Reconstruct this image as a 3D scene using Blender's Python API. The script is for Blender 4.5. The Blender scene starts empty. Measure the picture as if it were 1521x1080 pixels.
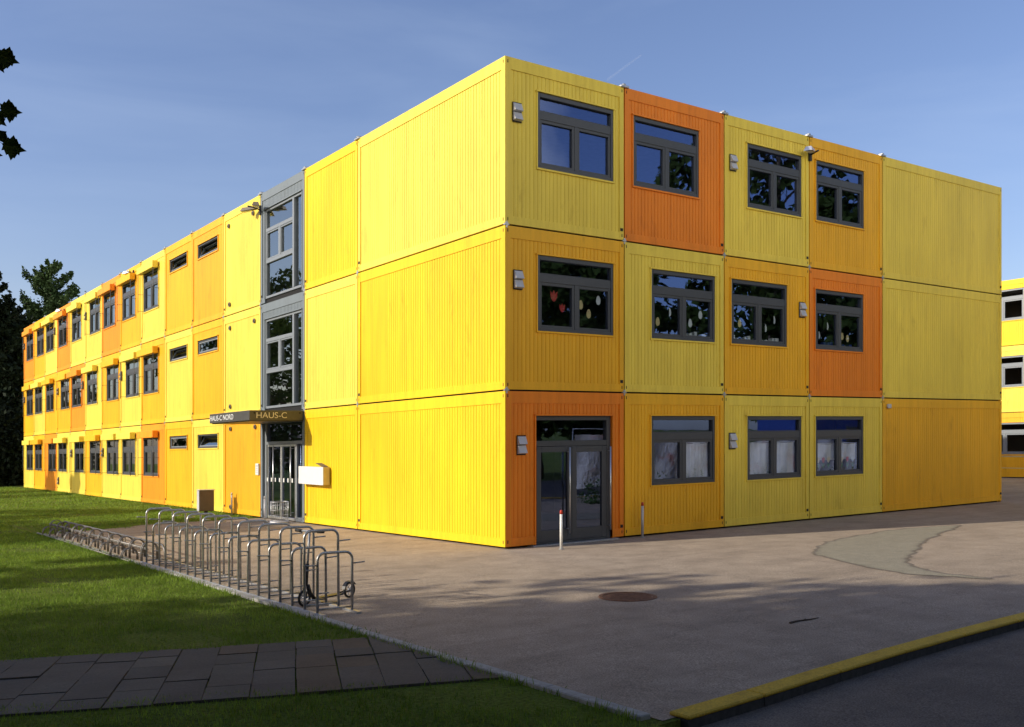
import bpy, bmesh, math, random
import numpy as np
from mathutils import Vector, Matrix
random.seed(7)
PI = math.pi
sc = bpy.context.scene
COL = sc.collection

# ------------------------------------------------------------------ the site
# The yard falls gently from the right wing to the far end of the long wing (about 2 %)
def gz(x, y): return 0.0157*x - 0.0114*y

# ------------------------------------------------------------------ materials
def newmat(name):
    m = bpy.data.materials.new(name); m.use_nodes = True
    nt = m.node_tree; b = nt.nodes['Principled BSDF']
    return m, nt, b
def noise(nt, scale, detail=4, rough=.55, vec=None, sx=(1,1,1)):
    tc = nt.nodes.new('ShaderNodeTexCoord'); mp = nt.nodes.new('ShaderNodeMapping')
    mp.inputs['Scale'].default_value = sx
    nt.links.new(tc.outputs['Object'], mp.inputs[0])
    n = nt.nodes.new('ShaderNodeTexNoise'); n.inputs['Scale'].default_value = scale
    n.inputs['Detail'].default_value = detail; n.inputs['Roughness'].default_value = rough
    nt.links.new(mp.outputs[0], n.inputs['Vector']); return n
def ramp(nt, src, stops):
    r = nt.nodes.new('ShaderNodeValToRGB'); e = r.color_ramp.elements
    e[0].position, e[0].color = stops[0][0], (*stops[0][1], 1)
    e[1].position, e[1].color = stops[-1][0], (*stops[-1][1], 1)
    for p, c in stops[1:-1]:
        k = e.new(p); k.color = (*c, 1)
    nt.links.new(src, r.inputs[0]); return r
def mul(nt, a, b, fac=1.0, mode='MULTIPLY'):
    m = nt.nodes.new('ShaderNodeMixRGB'); m.blend_type = mode; m.inputs[0].default_value = fac
    for i, s in ((1, a), (2, b)):
        if isinstance(s, tuple): m.inputs[i].default_value = (*s, 1)
        else: nt.links.new(s, m.inputs[i])
    return m.outputs[0]
def bump(nt, b, src, strength, dist=.01):
    n = nt.nodes.new('ShaderNodeBump'); n.inputs['Strength'].default_value = strength
    n.inputs['Distance'].default_value = dist
    nt.links.new(src, n.inputs['Height']); nt.links.new(n.outputs[0], b.inputs['Normal'])

def paint(name, c, rough=.5, var=.13):
    m, nt, b = newmat(name)
    n1 = noise(nt, .55, 5, .6, sx=(1, 1, .5)); n2 = noise(nt, 5.0, 4, .6, sx=(1.6, 1.6, .10))
    r1 = ramp(nt, n1.outputs[0], [(.32, (1-var,)*3), (.68, (1+var*.25,)*3)])
    r2 = ramp(nt, n2.outputs[0], [(.36, (1-var*.8, 1-var*.95, 1-var*1.1)), (.6, (1, 1, 1))])
    n3 = noise(nt, 60, 3, .6); n4 = noise(nt, 2.2, 6, .7, sx=(1, 1, .35))
    r3 = ramp(nt, n3.outputs[0], [(.3, (.94,)*3), (.7, (1.03,)*3)])
    r4 = ramp(nt, n4.outputs[0], [(.28, (.80, .76, .72)), (.42, (1, 1, 1))])
    o = mul(nt, mul(nt, mul(nt, mul(nt, tuple(c), r1.outputs[0]), r2.outputs[0]), r3.outputs[0]), r4.outputs[0])
    nt.links.new(o, b.inputs['Base Color']); b.inputs['Roughness'].default_value = rough
    b.inputs['Specular IOR Level'].default_value = .3
    bump(nt, b, n1.outputs[0], .25, .02)
    return m
def plain(name, c, rough=.5, metal=0, var=.1, sc_=8, spec=.4):
    m, nt, b = newmat(name)
    n = noise(nt, sc_, 5, .6)
    r = ramp(nt, n.outputs[0], [(.3, (1-var,)*3), (.7, (1+var,)*3)])
    nt.links.new(mul(nt, tuple(c), r.outputs[0]), b.inputs['Base Color'])
    b.inputs['Roughness'].default_value = rough; b.inputs['Metallic'].default_value = metal
    b.inputs['Specular IOR Level'].default_value = spec
    return m

M = {}
M['light'] = paint('lemon_yellow_paint', (.87, .66, .085))
M['yellow'] = paint('golden_yellow_paint', (.88, .575, .010))
M['ochre'] = paint('ochre_yellow_paint', (.90, .47, .018))
M['amber'] = paint('amber_paint', (.86, .42, .014))
M['orange'] = paint('orange_paint', (.88, .25, .014))
M['tangerine'] = paint('tangerine_paint', (.84, .31, .013))
M['gold'] = paint('deep_golden_paint', (.86, .46, .012))
M['grey'] = paint('grey_paint', (.17, .20, .22), var=.08)
M['frame'] = plain('window_frame_grey', (.060, .064, .072), .42, var=.06)
M['frame_light'] = plain('window_frame_light_grey', (.19, .21, .23), .4, var=.06)
M['dark'] = plain('gap_black', (.008, .008, .008), .9)
M['slot'] = plain('slot_black', (.015, .014, .013), .8)
M['galv'] = plain('galvanised_steel', (.42, .43, .44), .42, .7, .18, 18)
M['rack'] = plain('rack_steel', (.42, .42, .41), .38, .8, .3, 22)
M['rackdark'] = plain('weathered_rack_steel', (.17, .16, .15), .5, .7, .35, 22)
M['silver'] = plain('brushed_steel', (.62, .63, .64), .3, .85, .08)
M['alu'] = plain('vent_aluminium', (.50, .50, .52), .5, .2, .1)
M['ventdark'] = plain('vent_brown', (.16, .13, .10), .7)
M['white'] = plain('white_enamel', (.66, .66, .64), .4, var=.03)
M['cream'] = plain('cream_sheet', (.62, .50, .22), .5)
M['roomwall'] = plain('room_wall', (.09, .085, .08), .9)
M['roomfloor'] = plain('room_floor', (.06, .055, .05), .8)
M['curtain'] = plain('reflection_curtain_cloth', (.72, .70, .67), .9, var=.12, sc_=5)
M['signgrey'] = plain('canopy_grey_sheet', (.075, .072, .066), .45, .3, .12)
M['rubber'] = plain('black_rubber', (.015, .015, .016), .6)
M['black'] = plain('black_metal', (.025, .025, .027), .4, .3)
M['conc'] = plain('kerb_concrete', (.36, .35, .32), .9, var=.2, sc_=14)
M['paper'] = plain('paper_pale', (.80, .82, .80), .9, var=.05)
M['paperyel'] = plain('paper_cream', (.78, .62, .30), .9, var=.05)
M['paperred'] = plain('paper_red', (.62, .06, .06), .9, var=.05)
M['papergreen'] = plain('paper_green', (.08, .30, .05), .9, var=.05)
M['blue'] = plain('blue_sheet', (.02, .05, .22), .5)
M['redtip'] = plain('red_paint', (.5, .05, .03), .5)
M['bark'] = plain('bark', (.10, .075, .055), .95, var=.35, sc_=6)
M['letter_white'] = plain('letter_white', (.66, .66, .64), .5, var=.02)
M['letter_beige'] = plain('letter_beige', (.62, .56, .42), .5, var=.02)

def glass(name='window_glass', tint=(.45, .58, 1, 1), f0=.22):
    m = bpy.data.materials.new(name); m.use_nodes = True
    nt = m.node_tree; nt.nodes.clear()
    o = nt.nodes.new('ShaderNodeOutputMaterial'); mx = nt.nodes.new('ShaderNodeMixShader')
    t = nt.nodes.new('ShaderNodeBsdfTransparent'); t.inputs[0].default_value = (.78, .82, .84, 1)
    g = nt.nodes.new('ShaderNodeBsdfGlossy'); g.inputs['Roughness'].default_value = .0
    g.inputs[0].default_value = tint
    lw = nt.nodes.new('ShaderNodeLayerWeight'); lw.inputs['Blend'].default_value = .5
    pw = nt.nodes.new('ShaderNodeMath'); pw.operation = 'POWER'; pw.inputs[1].default_value = 5
    f = nt.nodes.new('ShaderNodeMath'); f.operation = 'MULTIPLY_ADD'; f.inputs[1].default_value = .70; f.inputs[2].default_value = f0
    nt.links.new(lw.outputs['Facing'], pw.inputs[0]); nt.links.new(pw.outputs[0], f.inputs[0])
    n = noise(nt, 1.3, 2, .5); b = nt.nodes.new('ShaderNodeBump')
    b.inputs['Strength'].default_value = .06; b.inputs['Distance'].default_value = .02
    nt.links.new(n.outputs[0], b.inputs['Height']); nt.links.new(b.outputs[0], g.inputs['Normal'])
    nt.links.new(f.outputs[0], mx.inputs[0]); nt.links.new(t.outputs[0], mx.inputs[1])
    nt.links.new(g.outputs[0], mx.inputs[2]); nt.links.new(mx.outputs[0], o.inputs[0])
    return m
M['glass'] = glass(); M['glass_grey'] = glass('muted_grey_glass', (.82, .88, .88, 1), .34)

def asphalt(name, c, c2, warm=(1.0, .97, .93)):
    m, nt, b = newmat(name)
    n1 = noise(nt, .28, 6, .62); n2 = noise(nt, 75, 3, .75); n3 = noise(nt, 2.2, 6, .7)
    n4 = noise(nt, 1.0, 5, .6, sx=(.25, 2.2, 1))
    r1 = ramp(nt, n1.outputs[0], [(.3, c), (.7, c2)])
    r2 = ramp(nt, n2.outputs[0], [(.30, (.45,)*3), (.5, (1,)*3), (.70, (1.6,)*3)])
    r3 = ramp(nt, n3.outputs[0], [(.3, (.80,)*3), (.6, (1.04,)*3)])
    r4 = ramp(nt, n4.outputs[0], [(.34, (.86,)*3), (.5, (1,)*3)])
    o = mul(nt, mul(nt, mul(nt, mul(nt, r1.outputs[0], r2.outputs[0]), r3.outputs[0]), r4.outputs[0]), warm)
    # hairline cracks
    tc = nt.nodes.new('ShaderNodeTexCoord'); nd = noise(nt, 1.5, 4, .6)
    va = nt.nodes.new('ShaderNodeVectorMath'); va.operation = 'MULTIPLY_ADD'; va.inputs[1].default_value = (.55,.55,0)
    nt.links.new(nd.outputs['Color'], va.inputs[0]); nt.links.new(tc.outputs['Object'], va.inputs[2])
    vo = nt.nodes.new('ShaderNodeTexVoronoi'); vo.feature = 'DISTANCE_TO_EDGE'; vo.inputs['Scale'].default_value = .22
    nt.links.new(va.outputs[0], vo.inputs['Vector'])
    rv = ramp(nt, vo.outputs['Distance'], [(0, (.86,)*3), (.002, (.90,)*3), (.0045, (1,)*3)])
    o = mul(nt, o, rv.outputs[0])
    nt.links.new(o, b.inputs['Base Color']); b.inputs['Roughness'].default_value = .92
    b.inputs['Specular IOR Level'].default_value = .2
    bump(nt, b, n2.outputs[0], .5, .006)
    return m
M['asphalt'] = asphalt('yard_asphalt', (.325, .272, .215), (.40, .336, .266))
M['road'] = asphalt('road_asphalt', (.16, .137, .115), (.21, .182, .155))
M['patch'] = asphalt('dried_puddle', (.34, .32, .24), (.41, .385, .30), (1, .99, .93))
M['patchedge'] = asphalt('damp_edge', (.26, .225, .18), (.33, .29, .24))

def slabs():
    m, nt, b = newmat('paving_slabs')
    at = nt.nodes.new('ShaderNodeAttribute'); at.attribute_name = 'tone'
    n2 = noise(nt, 45, 4, .7); n1 = noise(nt, 1.6, 5, .65)
    r2 = ramp(nt, n2.outputs[0], [(.3, (.75,)*3), (.7, (1.2,)*3)])
    r1 = ramp(nt, n1.outputs[0], [(.3, (.75,)*3), (.65, (1.08,)*3)])
    o = mul(nt, mul(nt, at.outputs['Color'], r2.outputs[0]), r1.outputs[0])
    nt.links.new(o, b.inputs['Base Color']); b.inputs['Roughness'].default_value = .9
    bump(nt, b, n2.outputs[0], .4, .004); return m
M['slabs'] = slabs()
M['kerbdark'] = plain('kerb_stone_dark', (.05,.05,.048), .9, var=.35, sc_=20)
def kerbpaint():
    m, nt, b = newmat('worn_yellow_kerb_paint')
    n1 = noise(nt, 3.5, 6, .7); n2 = noise(nt, 60, 4, .7)
    r1 = ramp(nt, n1.outputs[0], [(.30, (.30, .19, .04)), (.42, (.60, .38, .03)), (.7, (.68, .45, .035))])
    r2 = ramp(nt, n2.outputs[0], [(.3, (.65,)*3), (.6, (1.05,)*3)])
    nt.links.new(mul(nt, r1.outputs[0], r2.outputs[0]), b.inputs['Base Color']); b.inputs['Roughness'].default_value = .8
    return m
M['kerbyellow'] = kerbpaint()
def soil():
    m, nt, b = newmat('lawn_ground')
    n1 = noise(nt, .5, 6, .65); n2 = noise(nt, 30, 4, .7)
    r1 = ramp(nt, n1.outputs[0], [(.3, (.09, .13, .022)), (.55, (.14, .19, .03)), (.74, (.20, .19, .07))])
    r2 = ramp(nt, n2.outputs[0], [(.3, (.5,)*3), (.7, (1.3,)*3)])
    nt.links.new(mul(nt, r1.outputs[0], r2.outputs[0]), b.inputs['Base Color']); b.inputs['Roughness'].default_value = 1
    b.inputs['Specular IOR Level'].default_value = .1
    bump(nt, b, n2.outputs[0], .9, .04); return m
M['soil'] = soil()
def leafmat(name, c1, c2, trans=.25, scale=.6):
    m, nt, b = newmat(name)
    n1 = noise(nt, scale, 4, .6); n2 = noise(nt, scale*9, 3, .6)
    r1 = ramp(nt, n1.outputs[0], [(.3, c1), (.7, c2)])
    r2 = ramp(nt, n2.outputs[0], [(.3, (.65,)*3), (.7, (1.3,)*3)])
    o = mul(nt, r1.outputs[0], r2.outputs[0])
    nt.links.new(o, b.inputs['Base Color']); b.inputs['Roughness'].default_value = .7
    b.inputs['Specular IOR Level'].default_value = .12
    if trans:
        t = nt.nodes.new('ShaderNodeBsdfTranslucent'); nt.links.new(o, t.inputs[0])
        mx = nt.nodes.new('ShaderNodeMixShader'); mx.inputs[0].default_value = trans
        nt.links.new(b.outputs[0], mx.inputs[1]); nt.links.new(t.outputs[0], mx.inputs[2])
        nt.links.new(mx.outputs[0], nt.nodes['Material Output'].inputs[0])
    return m
M['grass'] = leafmat('grass_blades', (.11, .19, .022), (.25, .36, .05), .35, .7)
M['leaf'] = leafmat('broad_leaves', (.035, .06, .014), (.06, .095, .02), .2)
M['maple'] = leafmat('maple_leaves', (.035, .055, .015), (.06, .09, .02), .12)
M['conifer'] = leafmat('conifer_needles', (.022, .042, .016), (.05, .085, .026), 0)
M['conifer_dark'] = leafmat('dark_conifer_needles', (.008, .014, .008), (.014, .024, .010), 0)
M['hedge'] = leafmat('hedge_leaves', (.03, .07, .02), (.06, .12, .03), .1)
def tarp():
    m, nt, b = newmat('printed_banner_cloth')
    n1 = noise(nt, .9, 5, .6, sx=(1, 1, 1.6)); n2 = noise(nt, 3, 3, .6)
    r1 = ramp(nt, n1.outputs[0], [(.3, (.80, .80, .78)), (.56, (.74, .72, .70)), (.66, (.62, .30, .26)), (.74, (.70, .66, .62))])
    nt.links.new(r1.outputs[0], b.inputs['Base Color']); b.inputs['Roughness'].default_value = .8
    bump(nt, b, n2.outputs[0], .8, .1); return m
M['tarp'] = tarp()
def rust():
    m, nt, b = newmat('rusty_cast_iron')
    n1 = noise(nt, 14, 5, .7)
    r1 = ramp(nt, n1.outputs[0], [(.3, (.10, .045, .025)), (.7, (.24, .12, .07))])
    nt.links.new(r1.outputs[0], b.inputs['Base Color']); b.inputs['Roughness'].default_value = .8
    return m
M['rust'] = rust()

# ------------------------------------------------------------------ object helpers
def tag(o, label=None, cat=None, group=None, kind=None):
    if label: o['label'] = label
    if cat: o['category'] = cat
    if group: o['group'] = group
    if kind: o['kind'] = kind
    return o
def empty(name, loc, rz=0.0):
    o = bpy.data.objects.new(name, None); COL.objects.link(o)
    o.location = loc; o.rotation_euler = (0, 0, rz); o.empty_display_size = .2
    return o
def copy_tree(o, parent=None):
    c = o.copy(); COL.objects.link(c)
    if parent: c.parent = parent
    for ch in list(o.children): copy_tree(ch, c)
    return c

class MB:
    """collects boxes, bars, tubes and sheets, then links them as one mesh object"""
    def __init__(s, fmap=None): s.bm = bmesh.new(); s.f = fmap
    def P(s, p): return Vector(s.f(*p)) if s.f else Vector(p)
    def quad(s, pts, mi=0):
        f = s.bm.faces.new([s.bm.verts.new(s.P(p)) for p in pts]); f.material_index = mi; return f
    def box(s, a, b, mi=0, bev=0):
        x0, y0, z0 = a; x1, y1, z1 = b
        v = [s.bm.verts.new(s.P(p)) for p in ((x0,y0,z0),(x1,y0,z0),(x1,y1,z0),(x0,y1,z0),(x0,y0,z1),(x1,y0,z1),(x1,y1,z1),(x0,y1,z1))]
        fs = [s.bm.faces.new([v[i] for i in q]) for q in ((0,3,2,1),(4,5,6,7),(0,1,5,4),(1,2,6,5),(2,3,7,6),(3,0,4,7))]
        for f in fs: f.material_index = mi
        if bev:
            es = {e for f in fs for e in f.edges}
            bmesh.ops.bevel(s.bm, geom=list(es), offset=bev, segments=1, affect='EDGES', material=-1)
    def tube(s, pts, r, n=8, mi=0, caps=True, r2=None):
        pts = [Vector(s.P(p)) for p in pts]; rings = []
        L = len(pts)
        up = None
        for i, p in enumerate(pts):
            d = (pts[min(i+1, L-1)]-pts[max(i-1, 0)]).normalized()
            if up is None:
                up = Vector((0,0,1)) if abs(d.z) < .9 else Vector((1,0,0))
            a = d.cross(up).normalized(); bb = d.cross(a).normalized(); up = -bb if False else up
            if a.length < .01: a = Vector((1,0,0)); bb = d.cross(a)
            rr = r if r2 is None else r+(r2-r)*i/(L-1)
            rings.append([s.bm.verts.new(p+(a*math.cos(2*PI*k/n)+bb*math.sin(2*PI*k/n))*rr) for k in range(n)])
        for i in range(L-1):
            A, B = rings[i], rings[i+1]
            # match the nearest start vertex to avoid twisting
            j = min(range(n), key=lambda k: (B[k].co-A[0].co).length)
            rev = (B[(j+1) % n].co-A[1].co).length > (B[(j-1) % n].co-A[1].co).length
            B = [B[(j-k if rev else j+k) % n] for k in range(n)]; rings[i+1] = B
            for k in range(n):
                f = s.bm.faces.new((A[k], A[(k+1) % n], B[(k+1) % n], B[k])); f.material_index = mi; f.smooth = True
        if caps:
            for R in (rings[0], rings[-1]):
                f = s.bm.faces.new(R); f.material_index = mi
    def disc(s, c, axis, r, t, n=20, mi=0):
        c = Vector(c); a = Vector(axis).normalized()*t/2
        s.tube([c-a, c+a], r, n, mi)
    def build(s, name, mats, parent=None, slope=False, origin=None):
        bm = s.bm
        bmesh.ops.recalc_face_normals(bm, faces=bm.faces)
        if slope:
            for v in bm.verts: v.co.z += gz(v.co.x, v.co.y)
        off = Vector((0,0,0))
        if origin is not None: off = Vector(origin)
        elif parent is not None and slope: off = abs_loc(parent)
        if off.length: 
            for v in bm.verts: v.co -= off
        me = bpy.data.meshes.new(name); bm.to_mesh(me); bm.free()
        if not isinstance(mats, (list, tuple)): mats = [mats]
        for m in mats: me.materials.append(m)
        o = bpy.data.objects.new(name, me); COL.objects.link(o)
        if parent is not None: o.parent = parent
        elif origin is not None: o.location = origin
        return o
def abs_loc(o):
    v = Vector(o.location)
    while o.parent: o = o.parent; v += Vector(o.location)
    return v
def FL(X=0.0): return lambda s, d, z: (X-d, s, z)     # facade looking towards -X
def FR(Y=0.0): return lambda s, d, z: (s, Y-d, z)     # facade looking towards -Y

# ------------------------------------------------------------------ ground and setting
def kerb_y(x):                                       # far edge of the yellow kerb
    P = [(-6,-9.07),(-5,-9.02),(-4.2,-8.96),(-3.4,-8.88),(-2.6,-8.81),(-1.5,-8.75),(0,-8.70),(3,-8.66),(400,-8.66)]
    for (a,b),(c,d) in zip(P[:-1],P[1:]):
        if x <= c: return b+(d-b)*(x-a)/(c-a)
    return -8.66
KX = -5.36
def sheet(name, polys, mat, z=0.0, kind='structure'):
    m = MB()
    for p in polys: m.quad([(x, y, z) for x, y in p])
    o = m.build(name, mat, slope=True)
    if kind: tag(o, kind=kind)
    return o
g = MB()
def grect(x0, x1, y0, y1, z): g.quad([(x0,y0,z),(x1,y0,z),(x1,y1,z),(x0,y1,z)])
grect(-300, KX, -300, 400, -.006); grect(KX, 400, -8.2, 400, -.006); grect(KX, 400, -300, -9.6, -.105)
kxs = [KX,-5,-4,-2.8,-1.5,0,3,400]
for a_, b_ in zip(kxs[:-1], kxs[1:]):
    ya0, yb0 = kerb_y(a_)-.10, kerb_y(b_)-.10
    g.quad([(a_,ya0,-.006),(b_,yb0,-.006),(b_,-8.2,-.006),(a_,-8.2,-.006)])
    g.quad([(a_,-9.6,-.105),(b_,-9.6,-.105),(b_,yb0,-.105),(a_,ya0,-.105)])
    g.quad([(a_,ya0,-.105),(b_,yb0,-.105),(b_,yb0,-.006),(a_,ya0,-.006)])
g.quad([(KX,-9.13,-.006),(KX,-300,-.006),(KX,-300,-.105),(KX,-9.13,-.105)])
tag(g.build('ground', M['soil'], slope=True), kind='structure')
# yard asphalt: along the facades and round to the second building
ya = MB()
edge = [(x_, kerb_y(x_)-.06) for x_ in (-5.28,-5,-4,-2.8,-1.5,0,3)]+[(60,-8.72),(60,40),(16.4,40),(16.4,.3),(.3,.3),(.3,11.0),(-.7,10.98),(-1.6,11.15),(-2.95,11.05),(-3.6,10.65),(-4.5,10.35),(-5.28,9.9)]
ya.quad([(x,y,.0) for x,y in edge])
o = ya.build('yard', M['asphalt'], slope=True); tag(o, kind='structure')
sheet('road', [[(-5.34,-17.4),(90,-17.4),(90,-8.79)]+[(x_, kerb_y(x_)-.12) for x_ in (3,0,-1.5,-2.8,-4,-5,-5.34)]], M['road'], -.065)
# irregular dried puddle patch on the yard asphalt
def catmull(pts, n=8):
    out = []; L = len(pts)
    for i in range(L):
        p0, p1, p2, p3 = [Vector(pts[(i+k-1) % L]) for k in range(4)]
        for j in range(n):
            t = j/n
            out.append(.5*((2*p1)+(p2-p0)*t+(2*p0-5*p1+4*p2-p3)*t*t+(3*p1-p0-3*p2+p3)*t**3))
    return out
rs = random.Random(3)
po = [(5.1,-2.75),(3.9,-3.2),(2.75,-4.0),(2.25,-4.9),(1.75,-6.0),(1.85,-6.9),(2.2,-7.5),(2.5,-7.2),(2.55,-6.5),(3.2,-5.7),(4.6,-5.0),(6.0,-4.3),(8.3,-3.5),(9.2,-2.9),(7.4,-2.45)]
outl = [(p.x+rs.uniform(-.05,.05), p.y+rs.uniform(-.05,.05)) for p in catmull(po)]
def puddle():
    m = MB(); bm = m.bm; cl = bm.loops.layers.color.new('tone'); O = np.array(outl)
    x0, y0 = O.min(0)-.1; x1, y1 = O.max(0)+.1; st = .07
    nx, ny = int((x1-x0)/st)+2, int((y1-y0)/st)+2
    A0 = O; B0 = np.roll(O, -1, 0); D = B0-A0; LL = (D**2).sum(1)+1e-9
    def sd_(px, py):
        P = np.array((px, py)); t = np.clip(((P-A0)*D).sum(1)/LL, 0, 1); q = A0+D*t[:,None]
        d = math.sqrt(((q-P)**2).sum(1).min())
        c = ((A0[:,1] > py) != (B0[:,1] > py)) & (px < (B0[:,0]-A0[:,0])*(py-A0[:,1])/(B0[:,1]-A0[:,1]+1e-12)+A0[:,0])
        return d if c.sum() % 2 else -d
    G = {}
    for i in range(nx):
        for j in range(ny):
            a = sd_(x0+i*st, y0+j*st)
            G[i, j] = (a, None)
    VV_ = {}
    def vt(i, j):
        if (i, j) not in VV_: VV_[i, j] = bm.verts.new((x0+i*st, y0+j*st, .006))
        return VV_[i, j]
    for i in range(nx-1):
        for j in range(ny-1):
            c4 = [(i,j),(i+1,j),(i+1,j+1),(i,j+1)]
            if max(G[k][0] for k in c4) <= 0: continue
            f = bm.faces.new([vt(*k) for k in c4])
            for l, k in zip(f.loops, c4):
                a = max(0, min(1, G[k][0]/.30)); l[cl] = (a, a, a, 1)
    mt, nt, b = newmat('dried_puddle_stain')
    at = nt.nodes.new('ShaderNodeAttribute'); at.attribute_name = 'tone'
    n1 = noise(nt, 1.6, 7, .7); n2 = noise(nt, 75, 3, .75); n3 = noise(nt, 5, 5, .7)
    ad = nt.nodes.new('ShaderNodeMath'); ad.operation = 'MULTIPLY_ADD'; ad.inputs[1].default_value = .75
    nt.links.new(n1.outputs[0], ad.inputs[0]); sb = nt.nodes.new('ShaderNodeMath'); sb.operation = 'SUBTRACT'; sb.inputs[1].default_value = .37
    nt.links.new(ad.outputs[0], sb.inputs[0]); nt.links.new(at.outputs['Fac'], ad.inputs[2])
    ra = ramp(nt, sb.outputs[0], [(.22, (0,0,0)), (.42, (.75,)*3), (.55, (.8,)*3), (.9, (.85,)*3)])
    rc = ramp(nt, sb.outputs[0], [(.25, (.23,.20,.16)), (.48, (.18,.155,.12)), (.62, (.265,.24,.18)), (.95, (.30,.275,.205))])
    r2 = ramp(nt, n2.outputs[0], [(.30, (.5,)*3), (.5, (1,)*3), (.70, (1.5,)*3)])
    r3 = ramp(nt, n3.outputs[0], [(.3, (.85,)*3), (.65, (1.08,)*3)])
    nt.links.new(mul(nt, mul(nt, rc.outputs[0], r2.outputs[0]), r3.outputs[0]), b.inputs['Base Color']); nt.links.new(ra.outputs[0], b.inputs['Alpha'])
    b.inputs['Roughness'].default_value = .92
    bm.normal_update()
    for f in bm.faces:
        if f.normal.z < 0: f.normal_flip()
    tag(m.build('dried_puddle', mt, slope=True), kind='structure')
puddle()
# path of slabs crossing the lawn
def path():
    p = Vector((-.925,.380)); n = Vector((-.40,-.917)); A = Vector((-5.43,-5.36))
    m = MB(); r = random.Random(5); lay = []
    def clip(q, xm):
        out = []
        for k in range(len(q)):
            a, b = q[k], q[(k+1) % len(q)]
            if a.x <= xm: out.append(a)
            if (a.x <= xm) != (b.x <= xm): out.append(a.lerp(b, (xm-a.x)/(b.x-a.x)))
        return out
    for i in range(-4, 40):
        u0, u1 = i*.33, (i+1)*.33
        cuts = [0]; 
        while cuts[-1] < 1: cuts.append(min(1, cuts[-1]+r.choice((.16,.2,.2,.25))))
        if len(cuts) > 2 and cuts[-1]-cuts[-2] < .1: cuts.pop(-2)
        for v0, v1 in zip(cuts[:-1], cuts[1:]):
            g_ = .0045; jit = r.uniform(-.004,.004)
            def pt(u, v):
                w_ = 1.98-.03*u/3
                return A+p*u+n*(v*w_)+Vector((0, -.02*math.sin(u*1.3)))
            q = [pt(u0+g_+jit, v0+g_/1.9), pt(u1-g_+jit, v0+g_/1.9), pt(u1-g_+jit, v1-g_/1.9), pt(u0+g_+jit, v1-g_/1.9)]
            q = clip(q, -5.395)
            if len(q) < 3: continue
            h = .012+r.uniform(-.005,.005); ti = r.uniform(-.003,.003)
            top = [(a.x, a.y, h+ti*(k > 1)) for k, a in enumerate(q)]; bot = [(a.x, a.y, -.02) for a in q]
            nf = len(m.bm.faces)
            m.quad(top)
            for k in range(len(q)): m.quad([top[k], bot[k], bot[(k+1) % len(q)], top[(k+1) % len(q)]])
            t = r.uniform(.31,.36); wv = r.random()
            lay += [(t*(1.08 if wv > .9 else 1), t*.96, t*(.80 if wv > .9 else .88))]*(len(m.bm.faces)-nf)
    bm = m.bm; cl = bm.loops.layers.color.new('tone'); bm.faces.ensure_lookup_table()
    for f, c in zip(bm.faces, lay):
        for l in f.loops: l[cl] = (*c, 1)
    tag(m.build('path', M['slabs'], slope=True), kind='structure')
path()
# flush concrete edging between lawn and asphalt
m = MB(); y = -9.0; r = random.Random(2)
while y < 9.9:
    m.box((-5.385, y+.004, -.05), (-5.285, min(y+.996, 10), .022+r.uniform(-.004,.006)), bev=.008); y += 1.0
tag(m.build('edging', M['conc'], slope=True), kind='structure')
# yellow kerb stones at the edge of the lower road
x = -5.16; i = 0
NTH = ['first','second','third','fourth','fifth','sixth','seventh','eighth','ninth','tenth','eleventh','twelfth','thirteenth','fourteenth','fifteenth','sixteenth','seventeenth','eighteenth','nineteenth','twentieth']
while x < 14:
    L = .99 if i else .8
    ya_, yb_ = kerb_y(x), kerb_y(x+L)
    m = MB()
    m.box((0, -.17, .0), (L, .0, .028), 0, .010)
    m.box((0, -.165, -.14), (L, -.005, -.001), 1, .0)
    o = m.build('kerb_stone', [M['kerbyellow'], M['kerbdark']])
    o.location = (x, ya_, gz(x, ya_)); o.rotation_euler = (0, -math.atan(.0157), math.atan2(yb_-ya_, L))
    tag(o, 'worn yellow painted kerb stone, %s from the lawn corner along the road edge' % NTH[i] if i else 'worn yellow painted end kerb stone touching the lawn corner', 'kerb', 'yellow kerb stones along the road')
    x += L*math.cos(math.atan2(yb_-ya_, L))+.008; i += 1

# ------------------------------------------------------------------ the container building
W, LW = 2.73, 5.432
LV = [0.0, 2.7135, 5.5357, 8.4168]
BLD = empty('school_building', (0, 0, 0))
tag(BLD, 'three storey school block of stacked yellow and orange containers with grey stairwell', 'building')

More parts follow.
